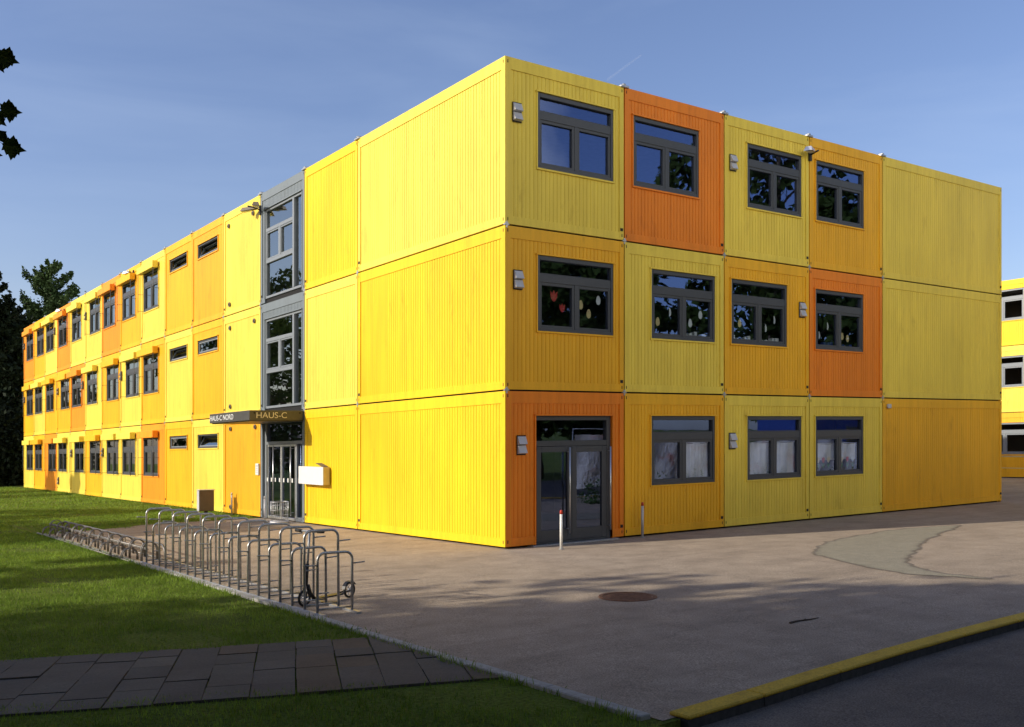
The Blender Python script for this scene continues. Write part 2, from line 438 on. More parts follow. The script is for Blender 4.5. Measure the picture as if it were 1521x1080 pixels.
def corr(m, s0, s1, z0, z1, hole=None, mi=0, pitch=.0875, d0=-.018, dep=.008):
    """ribbed sheet from s0 to s1, with an optional rectangular opening"""
    n = max(1, round((s1-s0)/pitch)); p = (s1-s0)/n
    prof = []
    for i in range(n):
        a = s0+i*p
        prof += [(a, d0), (a+p-.017, d0), (a+p-.013, d0-dep), (a+p-.004, d0-dep)]
    prof.append((s1, d0))
    for (a, da), (b, db) in zip(prof[:-1], prof[1:]):
        if b-a < 1e-6: continue
        segs = [(z0, z1)]
        if hole and b > hole[0]+1e-4 and a < hole[1]-1e-4:
            a2, b2 = max(a, hole[0]), min(b, hole[1])
            if a < hole[0]: m.quad([(a,da,z0),(hole[0],da+(db-da)*(hole[0]-a)/(b-a),z0),(hole[0],da+(db-da)*(hole[0]-a)/(b-a),z1),(a,da,z1)], mi)
            if b > hole[1]: m.quad([(hole[1],da+(db-da)*(hole[1]-a)/(b-a),z0),(b,db,z0),(b,db,z1),(hole[1],da+(db-da)*(hole[1]-a)/(b-a),z1)], mi)
            ia = da+(db-da)*(a2-a)/(b-a); ib = da+(db-da)*(b2-a)/(b-a)
            if hole[2] > z0: m.quad([(a2,ia,z0),(b2,ib,z0),(b2,ib,hole[2]),(a2,ia,hole[2])], mi)
            if hole[3] < z1: m.quad([(a2,ia,hole[3]),(b2,ib,hole[3]),(b2,ib,z1),(a2,ia,z1)], mi)
            continue
        m.quad([(a,da,z0),(b,db,z0),(b,db,z1),(a,da,z1)], mi)

def container(fm, s0, w, z0, h, mat, hole=None, bld=None, label=None, fits=True, corner=None):
    bld = bld or BLD
    m = MB(fm); g = .015
    a, b, c, d = s0+g, s0+w-g, z0+(g if z0 > .5 else .04), z0+h-g
    pw = .10; tb, bb = .205, .14
    a2 = a if corner != 'lo' else s0+.002
    m.box((a2, -.12, c), (a+pw, 0, d)); m.box((b-pw, -.12, c), (b, 0, d))
    m.box((a+pw, -.12, d-tb), (b-pw, -.003, d))
    hb = hole[2] if hole else 9e9
    if hb > c+bb: m.box((a+pw, -.12, c), (b-pw, -.003, c+bb))
    else:
        m.box((a+pw, -.12, c), (hole[0], -.003, c+bb)); m.box((hole[1], -.12, c), (b-pw, -.003, c+bb))
    corr(m, a+pw, b-pw, c+bb if not (hole and hb <= c+bb) else c+bb, d-tb, hole)
    if hole:
        x0, x1, y0, y1 = hole
        e = .028                                     # folded reveal round the opening
        m.box((x0-e, -.12, y0 if y0 > c+bb else y0), (x0, .004, y1)); m.box((x1, -.12, y0), (x1+e, .004, y1))
        m.box((x0-e-.012, -.12, y1), (x1+e+.012, .022, y1+.022))
        if y0 > c+bb: m.box((x0-e, -.12, y0-.03), (x1+e, .012, y0))
    if fits:
        for sx in (a+.028, b-.055):
            for zz in (c+.05, d-.11):
                m.box((sx, -.01, zz), (sx+.027, .0025, zz+.062), 1, .006)
        m.box((b-.085, -.01, c+.16), (b-.02, .006, c+.215), 1)
    o = m.build('container_wall', [mat, M['slot']], bld, slope=True)
    if label: o['label'] = label
    return o
CN = dict(light='lemon yellow ribbed container wall', yellow='golden yellow ribbed container wall', ochre='ochre yellow ribbed container wall',
          amber='amber ribbed container wall', gold='deep golden ribbed container wall', orange='orange ribbed container wall', tangerine='light orange ribbed container wall', grey='grey stairwell container wall')

def window(fm, s0, z0, w=1.76, h=1.32, bld=None, mirror=False, fmat=None, dd=-.035, glassd=None):
    """frame with a top light over two casements"""
    bld = bld or BLD; fmat = fmat or M['frame']
    X = (lambda u: s0+(w-u if mirror else u))
    m = MB(fm)
    def bx(u0, u1, v0, v1, d0, d1, bev=.004):
        a, b = sorted((X(u0), X(u1))); m.box((a, d0, z0+v0), (b, d1, z0+v1), 0, bev)
    k = h/1.32
    bx(0, .055, 0, h, dd-.06, dd+.028); bx(w-.055, w, 0, h, dd-.06, dd+.028)
    bx(.055, w-.055, h-.075, h, dd-.06, dd+.028); bx(.055, w-.055, 0, .06, dd-.06, dd+.028)
    bx(.055, w-.055, .86*k, 1.0*k, dd-.06, dd+.02)
    mid = w*.5
    bx(mid-.035, mid+.035, .06, .86*k, dd-.06, dd+.02)
    gl = []
    def sash(u0, u1, v0, v1, t=.052):
        bx(u0, u0+t, v0, v1, dd-.05, dd+.010, .003); bx(u1-t, u1, v0, v1, dd-.05, dd+.010, .003)
        bx(u0+t, u1-t, v0, v0+t, dd-.05, dd+.008, .003); bx(u0+t, u1-t, v1-t, v1, dd-.05, dd+.008, .003)
        gl.append((u0+t, u1-t, v0+t, v1-t))
    sash(.055, mid-.035, .06, .86*k); sash(mid+.035, w-.055, .06, .86*k); 
    bx(.055, w-.055, 1.0*k, 1.0*k+.02, dd-.05, dd+.01, .002)
    gl.append((.055, w-.055, 1.0*k+.02, h-.075))
    f = m.build('window', fmat, bld, slope=True)
    q = MB(fm); gd = dd-.03
    for u0, u1, v0, v1 in gl:
        a, b = sorted((X(u0), X(u1))); q.quad([(a,gd,z0+v0),(b,gd,z0+v0),(b,gd,z0+v1),(a,gd,z0+v1)])
    q.build('pane', M['glass'] if fm is FRm else M['glass_grey'], f, slope=True, origin=(0,0,0))
    return f

FLm, FRm = FL(0), FR(0)
WZ = [.955, 1.045, 1.065]                            # sill height above each floor line
def hole_at(s0, lv, off, w=1.76): z = LV[lv]+WZ[lv]; return (s0+off, s0+off+w, z, z+1.325)
# right wing, five bays
right = {2: ['light','orange','light','ochre','light'], 1: ['ochre','light','ochre','orange','light'], 0: ['orange','ochre','light','light','ochre']}
offs = {2: [.70,.235,.70,.24], 1: [.70,.70,.215,.215], 0: [None,.70,.70,.22]}
for lv in range(3):
    for i in range(5):
        s0 = i*W; w = W if i < 4 else LW
        hl = None
        if i < 4 and offs[lv][i] is not None: hl = hole_at(s0, lv, offs[lv][i])
        if lv == 0 and i == 0: hl = (.665, 2.435, .03, 2.28)
        col = right[lv][i]
        container(FRm, s0, w, LV[lv], LV[lv+1]-LV[lv], M[col], hl, label=CN[col])
        if hl and not (lv == 0 and i == 0): window(FRm, hl[0], hl[2])
# long wing
left = {2: ['light','yellow','grey','light','amber','yellow','light','yellow','tangerine','light','light','tangerine','light','yellow','tangerine'],
        1: ['yellow','light','grey','light','yellow','light','yellow','light','yellow','light','tangerine','yellow','yellow','light','yellow'],
        0: ['yellow','yellow','grey','amber','light','yellow','tangerine','light','light','yellow','light','light','tangerine','yellow','light']}
AB = {2: 'AAABAAABB', 1: 'ABBAABAAB', 0: 'AABBBABAB'}
shutter_col = {}
for lv in range(3):
    for i in range(15):
        s0 = 0 if i == 0 else LW+(i-1)*W; w = LW if i == 0 else W
        col = left[lv][i]; col = 'gold' if col == 'yellow' and i > 3 else col; h = LV[lv+1]-LV[lv]; z0 = LV[lv]; hl = None
        if i == 2:
            hl = (s0+.17, s0+2.45, z0+.115, z0+2.40) if lv else (s0+.13, s0+2.60, .02, 2.50)
        elif i in (4, 5):
            zt = {2: 7.93, 1: 5.065, 0: 2.265}[lv]; dx = .48 if i == 4 else .49
            hl = (s0+dx, s0+dx+1.73, zt-.41, zt)
        elif i > 5:
            o_ = .74 if AB[lv][i-6] == 'A' else .26
            hl = hole_at(s0, lv, o_, 1.70)
        container(FLm, s0, w, z0, h, M[col], hl, label=CN[col], corner='lo' if i == 0 else None)
        if i in (4, 5):
            m = MB(FLm); a, b, c, d = hl; t = .045
            m.box((a,-.09,c),(b,-.02,c+t)); m.box((a,-.09,d-t),(b,-.02,d)); m.box((a,-.09,c+t),(a+t,-.02,d-t)); m.box((b-t,-.09,c+t),(b,-.02,d-t))
            f = m.build('window', M['frame'], BLD, slope=True)
            tilt = (i+lv) % 2 == 0 or lv == 2
            q = MB(FLm); a, b, c, d = a+t, b-t, c+t, d-t
            dt = .0 if not tilt else -.15           # tilted inwards at the top
            q.quad([(a+.04,-.05,c+.04),(b-.04,-.05,c+.04),(b-.04,-.05+dt,d-.04),(a+.04,-.05+dt,d-.04)])
            q.build('pane', M['glass_grey'], f, slope=True, origin=(0,0,0))
            s = MB(FLm); e = .035
            for (u0,u1,v0,v1) in ((a+.005,b-.005,c+.005,c+e+.005),(a+.005,b-.005,d-e-.005,d-.005),(a+.005,a+e,c+e+.005,d-e-.005),(b-e,b-.005,c+e+.005,d-e-.005)):
                def dz(v): return dt*(v-c)/(d-c)
                P8 = [(u0,-.035+dz(v0),v0),(u1,-.035+dz(v0),v0),(u1,-.035+dz(v1),v1),(u0,-.035+dz(v1),v1)]
                P9 = [(x_,d_-.03,z_) for x_,d_,z_ in P8]
                s.quad(P8); s.quad(P9)
                for k in range(4): s.quad([P8[k],P8[(k+1)%4],P9[(k+1)%4],P9[k]])
            s.build('sash', M['frame_light'], f, slope=True, origin=(0,0,0))
        if i > 5:
            window(FLm, hl[0], hl[2], 1.70, mirror=False)
            m = MB(FLm); a, b, c, d = hl
            m.box((a-.07, .023, d-.03), (b+.10, .21, d+.20), 0, .012)
            shb = m.build('shutter_box', M[col], BLD, slope=True)
            for sx in (a-.03, b+.05):
                m = MB(FLm)
                m.tube([(sx,.17,c-.02),(sx,.17,d-.03)], .011, 5)
                for zz in (c+.04, c+.62): m.box((sx-.006,-.02,zz),(sx+.006,.165,zz+.012))
                m.build('guide_rail', M['frame'], BLD, slope=True)
# grey stair glazing, two storeys
for lv in (2, 1):
    s0 = LW+W; z0 = LV[lv]; a, b, c, d = s0+.17, s0+2.45, z0+.115, z0+2.40
    m = MB(FLm); t = .06; F = lambda u0,u1,v0,v1,p=0: m.box((u0,-.11,v0),(u1,-.02+p,v1),0,.004)
    F(a,a+t,c,d); F(b-t,b,c,d); F(a+t,b-t,d-t,d); F(a+t,b-t,c,c+t)
    mu = s0+.70; F(mu-.07,mu+.03,c+t,d-t,.012)
    z1, z2, z3 = z0+1.06, z0+1.86, 0
    F(mu+.03,b-t,z1-.045,z1+.045); F(mu+.03,b-t,z2-.045,z2+.045)
    m2 = s0+1.55; F(m2-.05,m2+.05,z1+.045,z2-.045)
    for (u0,u1,v0,v1) in ((mu+.03,m2-.05,z1+.045,z2-.045),(m2+.05,b-t,z1+.045,z2-.045)):
        e = .04
        F(u0+.004,u0+e,v0+.004,v1-.004,-.008); F(u1-e,u1-.004,v0+.004,v1-.004,-.008); F(u0+e,u1-e,v0+.004,v0+e,-.010); F(u0+e,u1-e,v1-e,v1-.004,-.010)
    f = m.build('stair_window', M['frame_light'], BLD, slope=True)
    q = MB(FLm)
    for (u0,u1,v0,v1) in ((a+t,mu-.07,c+t,d-t),(mu+.03,b-t,c+t,z1-.045),(mu+.03,m2-.05,z1+.045,z2-.045),(m2+.05,b-t,z1+.045,z2-.045),(mu+.03,b-t,z2+.045,d-t)):
        q.quad([(u0,-.07,v0),(u1,-.07,v0),(u1,-.07,v1),(u0,-.07,v1)])
    q.build('pane', M['glass_grey'], f, slope=True, origin=(0,0,0))
# entrance on the long side
s0 = LW+W
def door_leaf(fm, u0, u1, v0, v1, d, mat, t, parent, handle=None, bot=.12, gname='leaf'):
    m = MB(fm)
    m.box((u0,d-.05,v0),(u0+t,d,v1),0,.004); m.box((u1-t,d-.05,v0),(u1,d,v1),0,.004)
    m.box((u0+t,d-.05,v1-t),(u1-t,d-.001,v1),0,.003); m.box((u0+t,d-.05,v0),(u1-t,d-.001,v0+bot),0,.003)
    q = m.build(gname, mat, parent, slope=True, origin=(0,0,0))
    g_ = MB(fm); g_.quad([(u0+t,d-.03,v0+bot),(u1-t,d-.03,v0+bot),(u1-t,d-.03,v1-t),(u0+t,d-.03,v1-t)])
    g_.build('pane', M['glass'], parent, slope=True, origin=(0,0,0))
    if handle is not None:
        h = MB(fm); h.tube([(handle,d+.07,v0+.12),(handle,d+.07,v1-.02)], .016, 8)
        for zz in (v0+.2, v1-.1): h.tube([(handle,d-.02,zz),(handle,d+.07,zz)], .01, 6)
        h.build('handle', M['silver'], parent, slope=True, origin=(0,0,0))
m = MB(FLm)
F = lambda u0,u1,v0,v1,d1=-.06: m.box((u0,-.16,v0),(u1,d1,v1),0,.004)
a, b = s0+.13, s0+2.60
F(a,a+.08,.02,2.50); F(b-.12,b,.02,2.50); F(a+.08,b-.12,1.90,1.98); F(a+.08,b-.12,2.44,2.50)
F(s0+.58,s0+.64,.02,1.90)
F(a+.08,s0+.58,.02,.12,-.065)
ent = m.build('entrance_door', M['frame_light'], BLD, slope=True)
g_ = MB(FLm); g_.quad([(a+.08,-.11,1.98),(b-.12,-.11,1.98),(b-.12,-.11,2.44),(a+.08,-.11,2.44)]); g_.quad([(a+.08,-.11,.12),(s0+.58,-.11,.12),(s0+.58,-.11,1.9),(a+.08,-.11,1.9)])
g_.build('pane', M['glass'], ent, slope=True, origin=(0,0,0))
door_leaf(FLm, s0+.645, s0+1.52, .03, 1.895, -.055, M['silver'], .05, ent, s0+.78, .06)
door_leaf(FLm, s0+1.525, s0+2.40, .03, 1.895, -.055, M['silver'], .05, ent, s0+1.86, .06)
st = MB(FLm)
for k in range(9):
    u = s0+.28+k*.26; st.quad([(u,-.052 if k > 1 else -.100,.96),(u+.07,-.052 if k > 1 else -.100,.96),(u+.07,-.052 if k > 1 else -.100,1.06),(u,-.052 if k > 1 else -.100,1.06)])
st.build('safety_mark', M['white'], ent, slope=True, origin=(0,0,0))
# corner entrance door in the orange container
m = MB(FRm); a, b = .665, 2.435
F = lambda u0,u1,v0,v1,d1=-.05: m.box((u0,-.16,v0),(u1,d1,v1),0,.004)
F(a,a+.04,.03,2.28); F(b-.10,b,.03,2.28); F(a+.04,b-.10,2.20,2.28); F(a+.04,b-.10,1.74,1.84)
F(a+.04,b-.10,.03,.06,-.055)
dr = m.build('glazed_door', M['frame'], BLD, slope=True)
g_ = MB(FRm); g_.quad([(a+.04,-.10,1.84),(b-.10,-.10,1.84),(b-.10,-.10,2.2),(a+.04,-.10,2.2)]); g_.build('pane', M['glass'], dr, slope=True, origin=(0,0,0))
door_leaf(FRm, a+.045, 1.505, .065, 1.735, -.045, M['frame'], .10, dr, 1.40, .20)
door_leaf(FRm, 1.51, b-.105, .065, 1.735, -.045, M['frame'], .11, dr, b-.07, .20)
m = MB(FRm); m.box((.55,-.10,-.03),(2.55,.07,.024),0,.004); m.build('door_sill', M['galv'], BLD, slope=True)

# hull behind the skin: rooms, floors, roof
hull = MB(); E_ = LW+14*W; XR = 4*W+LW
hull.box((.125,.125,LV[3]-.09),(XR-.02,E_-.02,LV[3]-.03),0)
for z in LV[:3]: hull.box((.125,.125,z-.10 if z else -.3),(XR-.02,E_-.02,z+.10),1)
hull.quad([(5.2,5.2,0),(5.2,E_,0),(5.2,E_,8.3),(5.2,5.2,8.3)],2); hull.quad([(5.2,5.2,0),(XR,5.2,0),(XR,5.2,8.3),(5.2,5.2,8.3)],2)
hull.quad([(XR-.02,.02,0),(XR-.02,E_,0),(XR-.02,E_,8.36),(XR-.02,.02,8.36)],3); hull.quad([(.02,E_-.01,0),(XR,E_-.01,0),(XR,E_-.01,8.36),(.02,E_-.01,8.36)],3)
# black backing seen in the joints between the containers
for i in range(1, 15):
    s = LW+(i-1)*W; hull.box((.124,s-.06,-.1),(.16,s+.06,8.3),4)
for i in range(1, 5): hull.box((i*W-.06,.124,-.1),(i*W+.06,.16,8.3),4)
for z in LV[1:3]: hull.box((.05,.10,z-.1),(.10,E_-.1,z+.1),4); hull.box((.11,.05,z-.1),(XR-.1,.09,z+.1),4)
hull.box((.12,0.13,-.35),(.14,E_-.1,.1),4); hull.box((.13,.121,-.35),(XR-.05,.14,.1),4)
for s in (LW+W+.02, LW+2*W-.02): hull.quad([(.13,s,0),(5.2,s,0),(5.2,s,8.3),(.13,s,8.3)],2)
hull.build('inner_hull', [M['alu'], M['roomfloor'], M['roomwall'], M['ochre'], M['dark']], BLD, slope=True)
# joints: galvanised couplings at every crossing, caps on the roof edge
def coupling(fm, s, z, top=False):
    m = MB(fm)
    if top:
        m.box((s-.10,-.16,z-.03),(s+.10,.035,z+.015),0,.01); m.box((s-.035,-.1,z+.015),(s+.035,.02,z+.05),0,.01)
        m.build('roof_clamp', M['galv'], BLD, slope=True)
    else:
        m.box((s-.05,-.02,z-.010),(s+.05,.012,z+.010)); m.box((s-.014,-.02,z-.055),(s+.014,.010,z+.055)); m.box((s-.03,-.02,z+.012),(s+.03,.008,z+.035))
        m.build('coupling', M['galv'], BLD, slope=True)
for z in LV[1:3]:
    for i in range(1, 15): coupling(FLm, LW+(i-1)*W, z)
    for i in range(0, 5): coupling(FRm, i*W if i else .03, z)
for i in range(1, 15): coupling(FLm, LW+(i-1)*W, LV[3], True)
for i in range(1, 5): coupling(FRm, i*W, LV[3], True)
# ventilation hoods and round caps
def vent(fm, s, z, mat, sc_=1.0):
    m = MB(fm); w = .085*sc_
    for zz in (.135, -.02):
        zz = z+zz-.06
        A = [(s-w,.004,zz-.06),(s+w,.004,zz-.06),(s+w,.075,zz-.045),(s-w,.075,zz-.045)]
        Bq = [(s-w,.004,zz+.085),(s+w,.004,zz+.085),(s+w,.02,zz+.085),(s-w,.02,zz+.085)]
        m.quad(A); m.quad(Bq)
        for k in range(4): m.quad([A[k],A[(k+1)%4],Bq[(k+1)%4],Bq[k]])
    m.box((s-w-.012,.0,z-.16),(s+w+.012,.003,z+.18),1)
    m.build('air_vent', [mat, M['slot']], BLD, slope=True)
for s, z in ((.25,7.47),(.27,4.60),(.34,1.76),(5.72,7.44),(7.94,4.58),(5.70,1.76)): vent(FRm, s, z, M['alu'])
for s, z in ((29.89,7.45),(35.96,7.47),(24.39,4.6),(30.41,4.62),(35.26,4.62),(43.4,4.62),(27.1,1.78),(32.49,1.77),(35.16,.52),(43.4,7.44)): vent(FLm, s, z, M['ventdark'])
for s, z in ((11.41,8.02),(13.21,8.02),(13.15,5.83),(11.33,5.17),(13.12,5.17),(13.1,2.99),(13.07,2.37),(11.27,2.38),(13.07,.21)):
    m = MB(FLm); m.tube([(s,-.01,z),(s,.022,z)], .062, 18); m.tube([(s,.022,z),(s,.03,z)], .035, 14, 1)
    m.build('round_cap', [M['ventdark'], M['slot']], BLD, slope=True)
m = MB(FRm); m.box((11.08,0,2.47),(11.2,.06,2.57),0,.01); m.build('sensor', M['alu'], BLD, slope=True)
# canopy with lettering
cs0, cs1, cp, cz0, cz1 = 8.20, 10.88, 1.34, 2.44, 2.69
m = MB(FLm)
m.box((cs0,.005,cz0+.02),(cs1,cp,cz1),0,.006)
m.box((cs0+.05,.01,cz0),(cs1-.05,cp-.05,cz0+.018),0)
m.tube([(cs0-.004,.10,cz1-.06),(cs0+.02,.10,cz1-.06)], .022, 10, 1); m.tube([(cs0-.004,cp-.12,cz1-.06),(cs0+.02,cp-.12,cz1-.06)], .022, 10, 1)
can = m.build('canopy', [M['signgrey'], M['slot']], BLD, slope=True)
def lettering(txt, size, mat, parent, origin, ax, width, name='lettering'):
    """extruded capitals; ax is the reading direction, letters stand along +Z"""
    cu = bpy.data.curves.new('t', 'FONT'); cu.body = txt; cu.size = size; cu.extrude = .004; cu.offset = .0
    t = bpy.data.objects.new('t', cu); COL.objects.link(t)
    bpy.context.view_layer.update()
    me = bpy.data.meshes.new_from_object(t.evaluated_get(bpy.context.evaluated_depsgraph_get()))
    bpy.data.objects.remove(t)
    xs = [v.co.x for v in me.vertices]; x0, x1 = min(xs), max(xs); k = width/(x1-x0)
    nrm = Vector(ax).cross(Vector((0,0,1)))
    for v in me.vertices:
        c = v.co.copy(); v.co = Vector(origin)+Vector(ax)*((c.x-x0)*k)+Vector((0,0,1))*c.y+nrm*(c.z+.004)
        v.co.z += gz(v.co.x, v.co.y)
    me.materials.append(mat)
    o = bpy.data.objects.new(name, me); COL.objects.link(o); o.parent = parent
    return o
lettering('HAUS-C', .195, M['letter_beige'], can, (-1.17, cs0, cz0+.07), (1,0,0), .74)
lettering('HAUS-C NORD', .18, M['letter_white'], can, (-cp, cs1-.05, cz0+.075), (0,-1,0), 1.62)
# ------------------------------------------------------------------ things fixed on the walls
def floodlight(name, loc, out, label, twin=False, side=-1):
    """out is the outward direction of the wall"""
    rt = empty(name, loc); tag(rt, label, 'floodlight', 'floodlights on the upper walls')
    o_ = Vector(out); s_ = Vector((-o_.y, o_.x, 0))
    m = MB(); p = lambda a, b, c: tuple(o_*a+s_*b+Vector((0,0,c)))
    m.box((-.04,-.04,-.12),(.04,.04,.12)); m.tube([p(0,0,0), p(.18,0,.05), p(.36 if twin else .24,0,.06)], .02, 8)
    m.build('bracket', M['black'], rt)
    for sg in ((-1, 1) if twin else (0,)):
        h = MB(); c = o_*.18+s_*(.20*side)+Vector((0,0,.05))
        if twin: c = o_*.22+s_*(.27*sg)+Vector((0,0,.05))
        ax = (s_*sg+o_*.55).normalized() if twin else (s_*side+o_*.35).normalized()
        sd = Vector((-ax.y, ax.x, 0)); L, wd = (.22 if twin else .17), .12
        def q(a, b, z): return tuple(c+ax*a+sd*b+Vector((0,0,z)))
        lo = [q(-L,-wd*.5,-.02), q(L,-wd*.8,-.05), q(L,wd*.8,-.05), q(-L,wd*.5,-.02)]
        hi = [q(-L*.9,-wd*.35,.05), q(L*.8,-wd*.5,.045), q(L*.8,wd*.5,.045), q(-L*.9,wd*.35,.05)]
        h.quad(lo); h.quad(hi)
        for k in range(4): h.quad([lo[k], lo[(k+1)%4], hi[(k+1)%4], hi[k]])
        hd = h.build('lamp_head', M['silver'] if not twin else M['ventdark'], rt)
        g_ = MB(); g_.quad([q(-L*.5,-wd*.4,-.043), q(L*.9,-wd*.6,-.056), q(L*.9,wd*.6,-.056), q(-L*.5,wd*.4,-.043)])
        g_.build('lens', M['white'], hd)
floodlight('floodlight', (0, 10.86, 7.98+gz(0,10.86)), (-1,0,0), 'twin headed dark floodlight at the top edge of the grey stairwell', True)
floodlight('floodlight', (0, 22.72, 8.14+gz(0,22.72)), (-1,0,0), 'single floodlight above the top floor windows, nearer of two on the long wing')
floodlight('floodlight', (0, 33.91, 8.14+gz(0,33.91)), (-1,0,0), 'single floodlight above the top floor windows, farther of two on the long wing')
floodlight('floodlight', (8.19, 0, 7.98+gz(8.19,0)), (0,-1,0), 'silver floodlight between two top floor windows of the shaded short side', side=-1)
# white box on the wall beside the entrance
rt = empty('letter_box', (0, 7.45, 1.0+gz(0,7.45))); tag(rt, 'wide white wall box right of the entrance door with open flap', 'letter box')
m = MB(); m.box((-.15,-.66,-.04),(-.004,.66,.36),0,.006); m.build('housing', M['cream'], rt)
m = MB(); m.box((-.172,-.665,-.045),(-.152,.665,.365),0,.004); m.build('front_panel', M['white'], rt)
m = MB(); m.quad([(-.16,-.60,.362),(-.16,-.25,.44),(-.01,-.25,.44),(-.01,-.60,.362)]); m.quad([(-.16,-.60,.372),(-.16,-.25,.452),(-.01,-.25,.452),(-.01,-.60,.372)]); m.quad([(-.16,-.60,.362),(-.16,-.25,.44),(-.16,-.25,.452),(-.16,-.60,.372)])
m.build('flap', M['ventdark'], rt)
rt = empty('doorbell_panel', (0, 11.04, 1.12+gz(0,11.04))); tag(rt, 'small pale intercom plate on amber wall left of entrance', 'intercom')
m = MB(); m.box((-.045,-.10,0),(-.0,.10,.30),0,.008); m.build('plate', M['white'], rt)
m = MB(); 
for z in (.06,.11,.16): m.box((-.05,-.05,z),(-.046,.05,z+.025))
m.box((-.05,-.06,.21),(-.046,.06,.265)); m.build('button', M['alu'], rt)

# paper eggs and tulips behind the panes
def egg(s, z, mat, label, half=False, fm=FRm, sx=1.0):
    m = MB(fm); pts = []
    for k in range(22):
        a = 2*PI*k/22; c, si = math.cos(a), math.sin(a)
        if half and c < 0: c = 0
        pts.append((s+.052*sx*c*(1-.18*si), z+.085*si))
    P = []
    for p in pts:
        if not P or (abs(p[0]-P[-1][0])+abs(p[1]-P[-1][1])) > 1e-5: P.append(p)
    f = [(a, -.078, b) for a, b in P]; b_ = [(a, -.084, b) for a, b in P]
    m.quad(f); m.quad(b_)
    for k in range(len(P)): m.quad([f[k], f[(k+1)%len(P)], b_[(k+1)%len(P)], b_[k]])
    org = Vector(fm(s, -.08, z)); org.z += gz(org.x, org.y)
    o = m.build('paper_egg', mat, slope=True, origin=org)
    tag(o, label, 'paper egg', 'paper eggs taped in the middle floor windows')
z1 = LV[1]
egg(1.74, 4.29, M['paperyel'], 'cream paper egg in the corner middle-floor window, left of its right casement')
egg(1.93, 4.14, M['paperyel'], 'cream paper egg in the corner middle-floor window, lowest of three')
egg(2.16, 4.40, M['paper'], 'white paper egg in the corner middle-floor window, highest of three')
w0 = W+.70
egg(w0+.24, 4.10, M['paperyel'], 'cream paper egg low in the left casement, second middle-floor window')
egg(w0+.55, 4.30, M['paper'], 'cut half paper egg high in the left casement, second middle-floor window', True)
egg(w0+1.13, 4.12, M['paper'], 'pale paper egg lower left in the right casement, second middle-floor window')
egg(w0+1.42, 4.30, M['paper'], 'pale paper egg upper right in the right casement, second middle-floor window')
w0 = 2*W+.215
egg(w0+.34, 4.20, M['paperyel'], 'amber paper egg in the left casement of the ochre middle container')
egg(w0+1.14, 4.14, M['paper'], 'white half paper egg lower in the window of the ochre middle container', True)
egg(w0+1.42, 4.33, M['paper'], 'white half paper egg higher in the window of the ochre middle container', True)
w0 = 3*W+.215
egg(w0+.22, 4.08, M['paper'], 'white half paper egg low in the orange middle container window', True)
egg(w0+.52, 4.30, M['paper'], 'white half paper egg high in the orange middle container window', True)
egg(w0+1.07, 4.10, M['paperyel'], 'orange paper egg left of its twin in the orange middle container window')
egg(w0+1.27, 4.06, M['paperyel'], 'orange paper egg right of its twin in the orange middle container window')
def tulip(s, z, mat, label, sc_=1.0, name='paper_tulip'):
    m = MB(FRm)
    out = [(-.05,.06),(-.028,.02),(0,.0),(.028,.02),(.05,.06),(.052,.13),(.026,.095),(0,.14),(-.026,.095),(-.052,.13)]
    m.quad([(s+a*sc_, -.078, z+b*sc_) for a, b in out]); m.quad([(s+a*sc_, -.083, z+b*sc_) for a, b in out])
    if sc_ <= 1:
        m.quad([(s-.006,-.079,z-.12),(s+.006,-.079,z-.12),(s+.006,-.079,z),(s-.006,-.079,z)],1)
        for g in (-1,1): m.quad([(s,-.080,z-.12),(s+.045*g,-.080,z-.05),(s+.05*g,-.080,z+.0),(s+.018*g,-.080,z-.05)],1)
    org = Vector(FRm(s,-.08,z)); org.z += gz(org.x, org.y)
    o = m.build(name, [mat, M['papergreen']], slope=True, origin=org); tag(o, label, 'paper flower', 'paper flowers in the windows')
tulip(1.12, 4.30, M['paperred'], 'larger red paper tulip in left casement of the corner middle window', 1.5)
tulip(1.31, 4.12, M['paperred'], 'smaller red paper tulip in left casement of the corner middle window', 1.2)
w0 = 3*W+.22
for k, (dx, mt, wd) in enumerate(((.20,'paperyel','first cream'),(.38,'paperred','first red'),(.56,'paperyel','second cream'),(1.05,'paperyel','third cream'),(1.26,'paperred','second red'),(1.46,'paper','white'))):
    tulip(w0+dx, 1.24, M[mt], '%s paper tulip from the left along the ground-floor window next to the blank wall' % wd)
# half curtains added to imitate the white banner's reflection in the ground floor panes
def reflection_curtain(s0, s1, z0, z1, label):
    m = MB(FRm); n = 44; pr = None; r = random.Random(int(s0*10))
    for k in range(n+1):
        s = s0+(s1-s0)*k/n; d = -.15+.018*math.sin(k*1.1)+.012*math.sin(k*.47+1)
        zt = z1+.01*math.sin(k*.3)
        if pr: m.quad([(pr[0],pr[1],z0),(s,d,z0),(s,d,zt),(pr[0],pr[1],pr[2])])
        pr = (s, d, zt)
    m.tube([(s0-.02,-.15,z1+.015),(s1+.02,-.15,z1+.015)], .008, 6)
    org = Vector(FRm((s0+s1)/2,-.15,z0)); org.z += gz(org.x, org.y)
    tag(m.build('reflection_curtain', M['curtain'], slope=True, origin=org), label, 'curtain', 'half curtains imitating the banner reflection')
reflection_curtain(4.40, 5.12, 1.0, 1.74, 'pale half curtain imitating the banner reflection on right side of ground floor window next to the glazed door')
reflection_curtain(6.20, 7.86, 1.0, 1.72, 'full width pale half curtain imitating the banner reflection in the middle ground floor window')
reflection_curtain(8.44, 10.1, 1.30, 1.66, 'short pale curtain imitating the banner reflection above paper tulips in ground floor window nearest the blank wall')
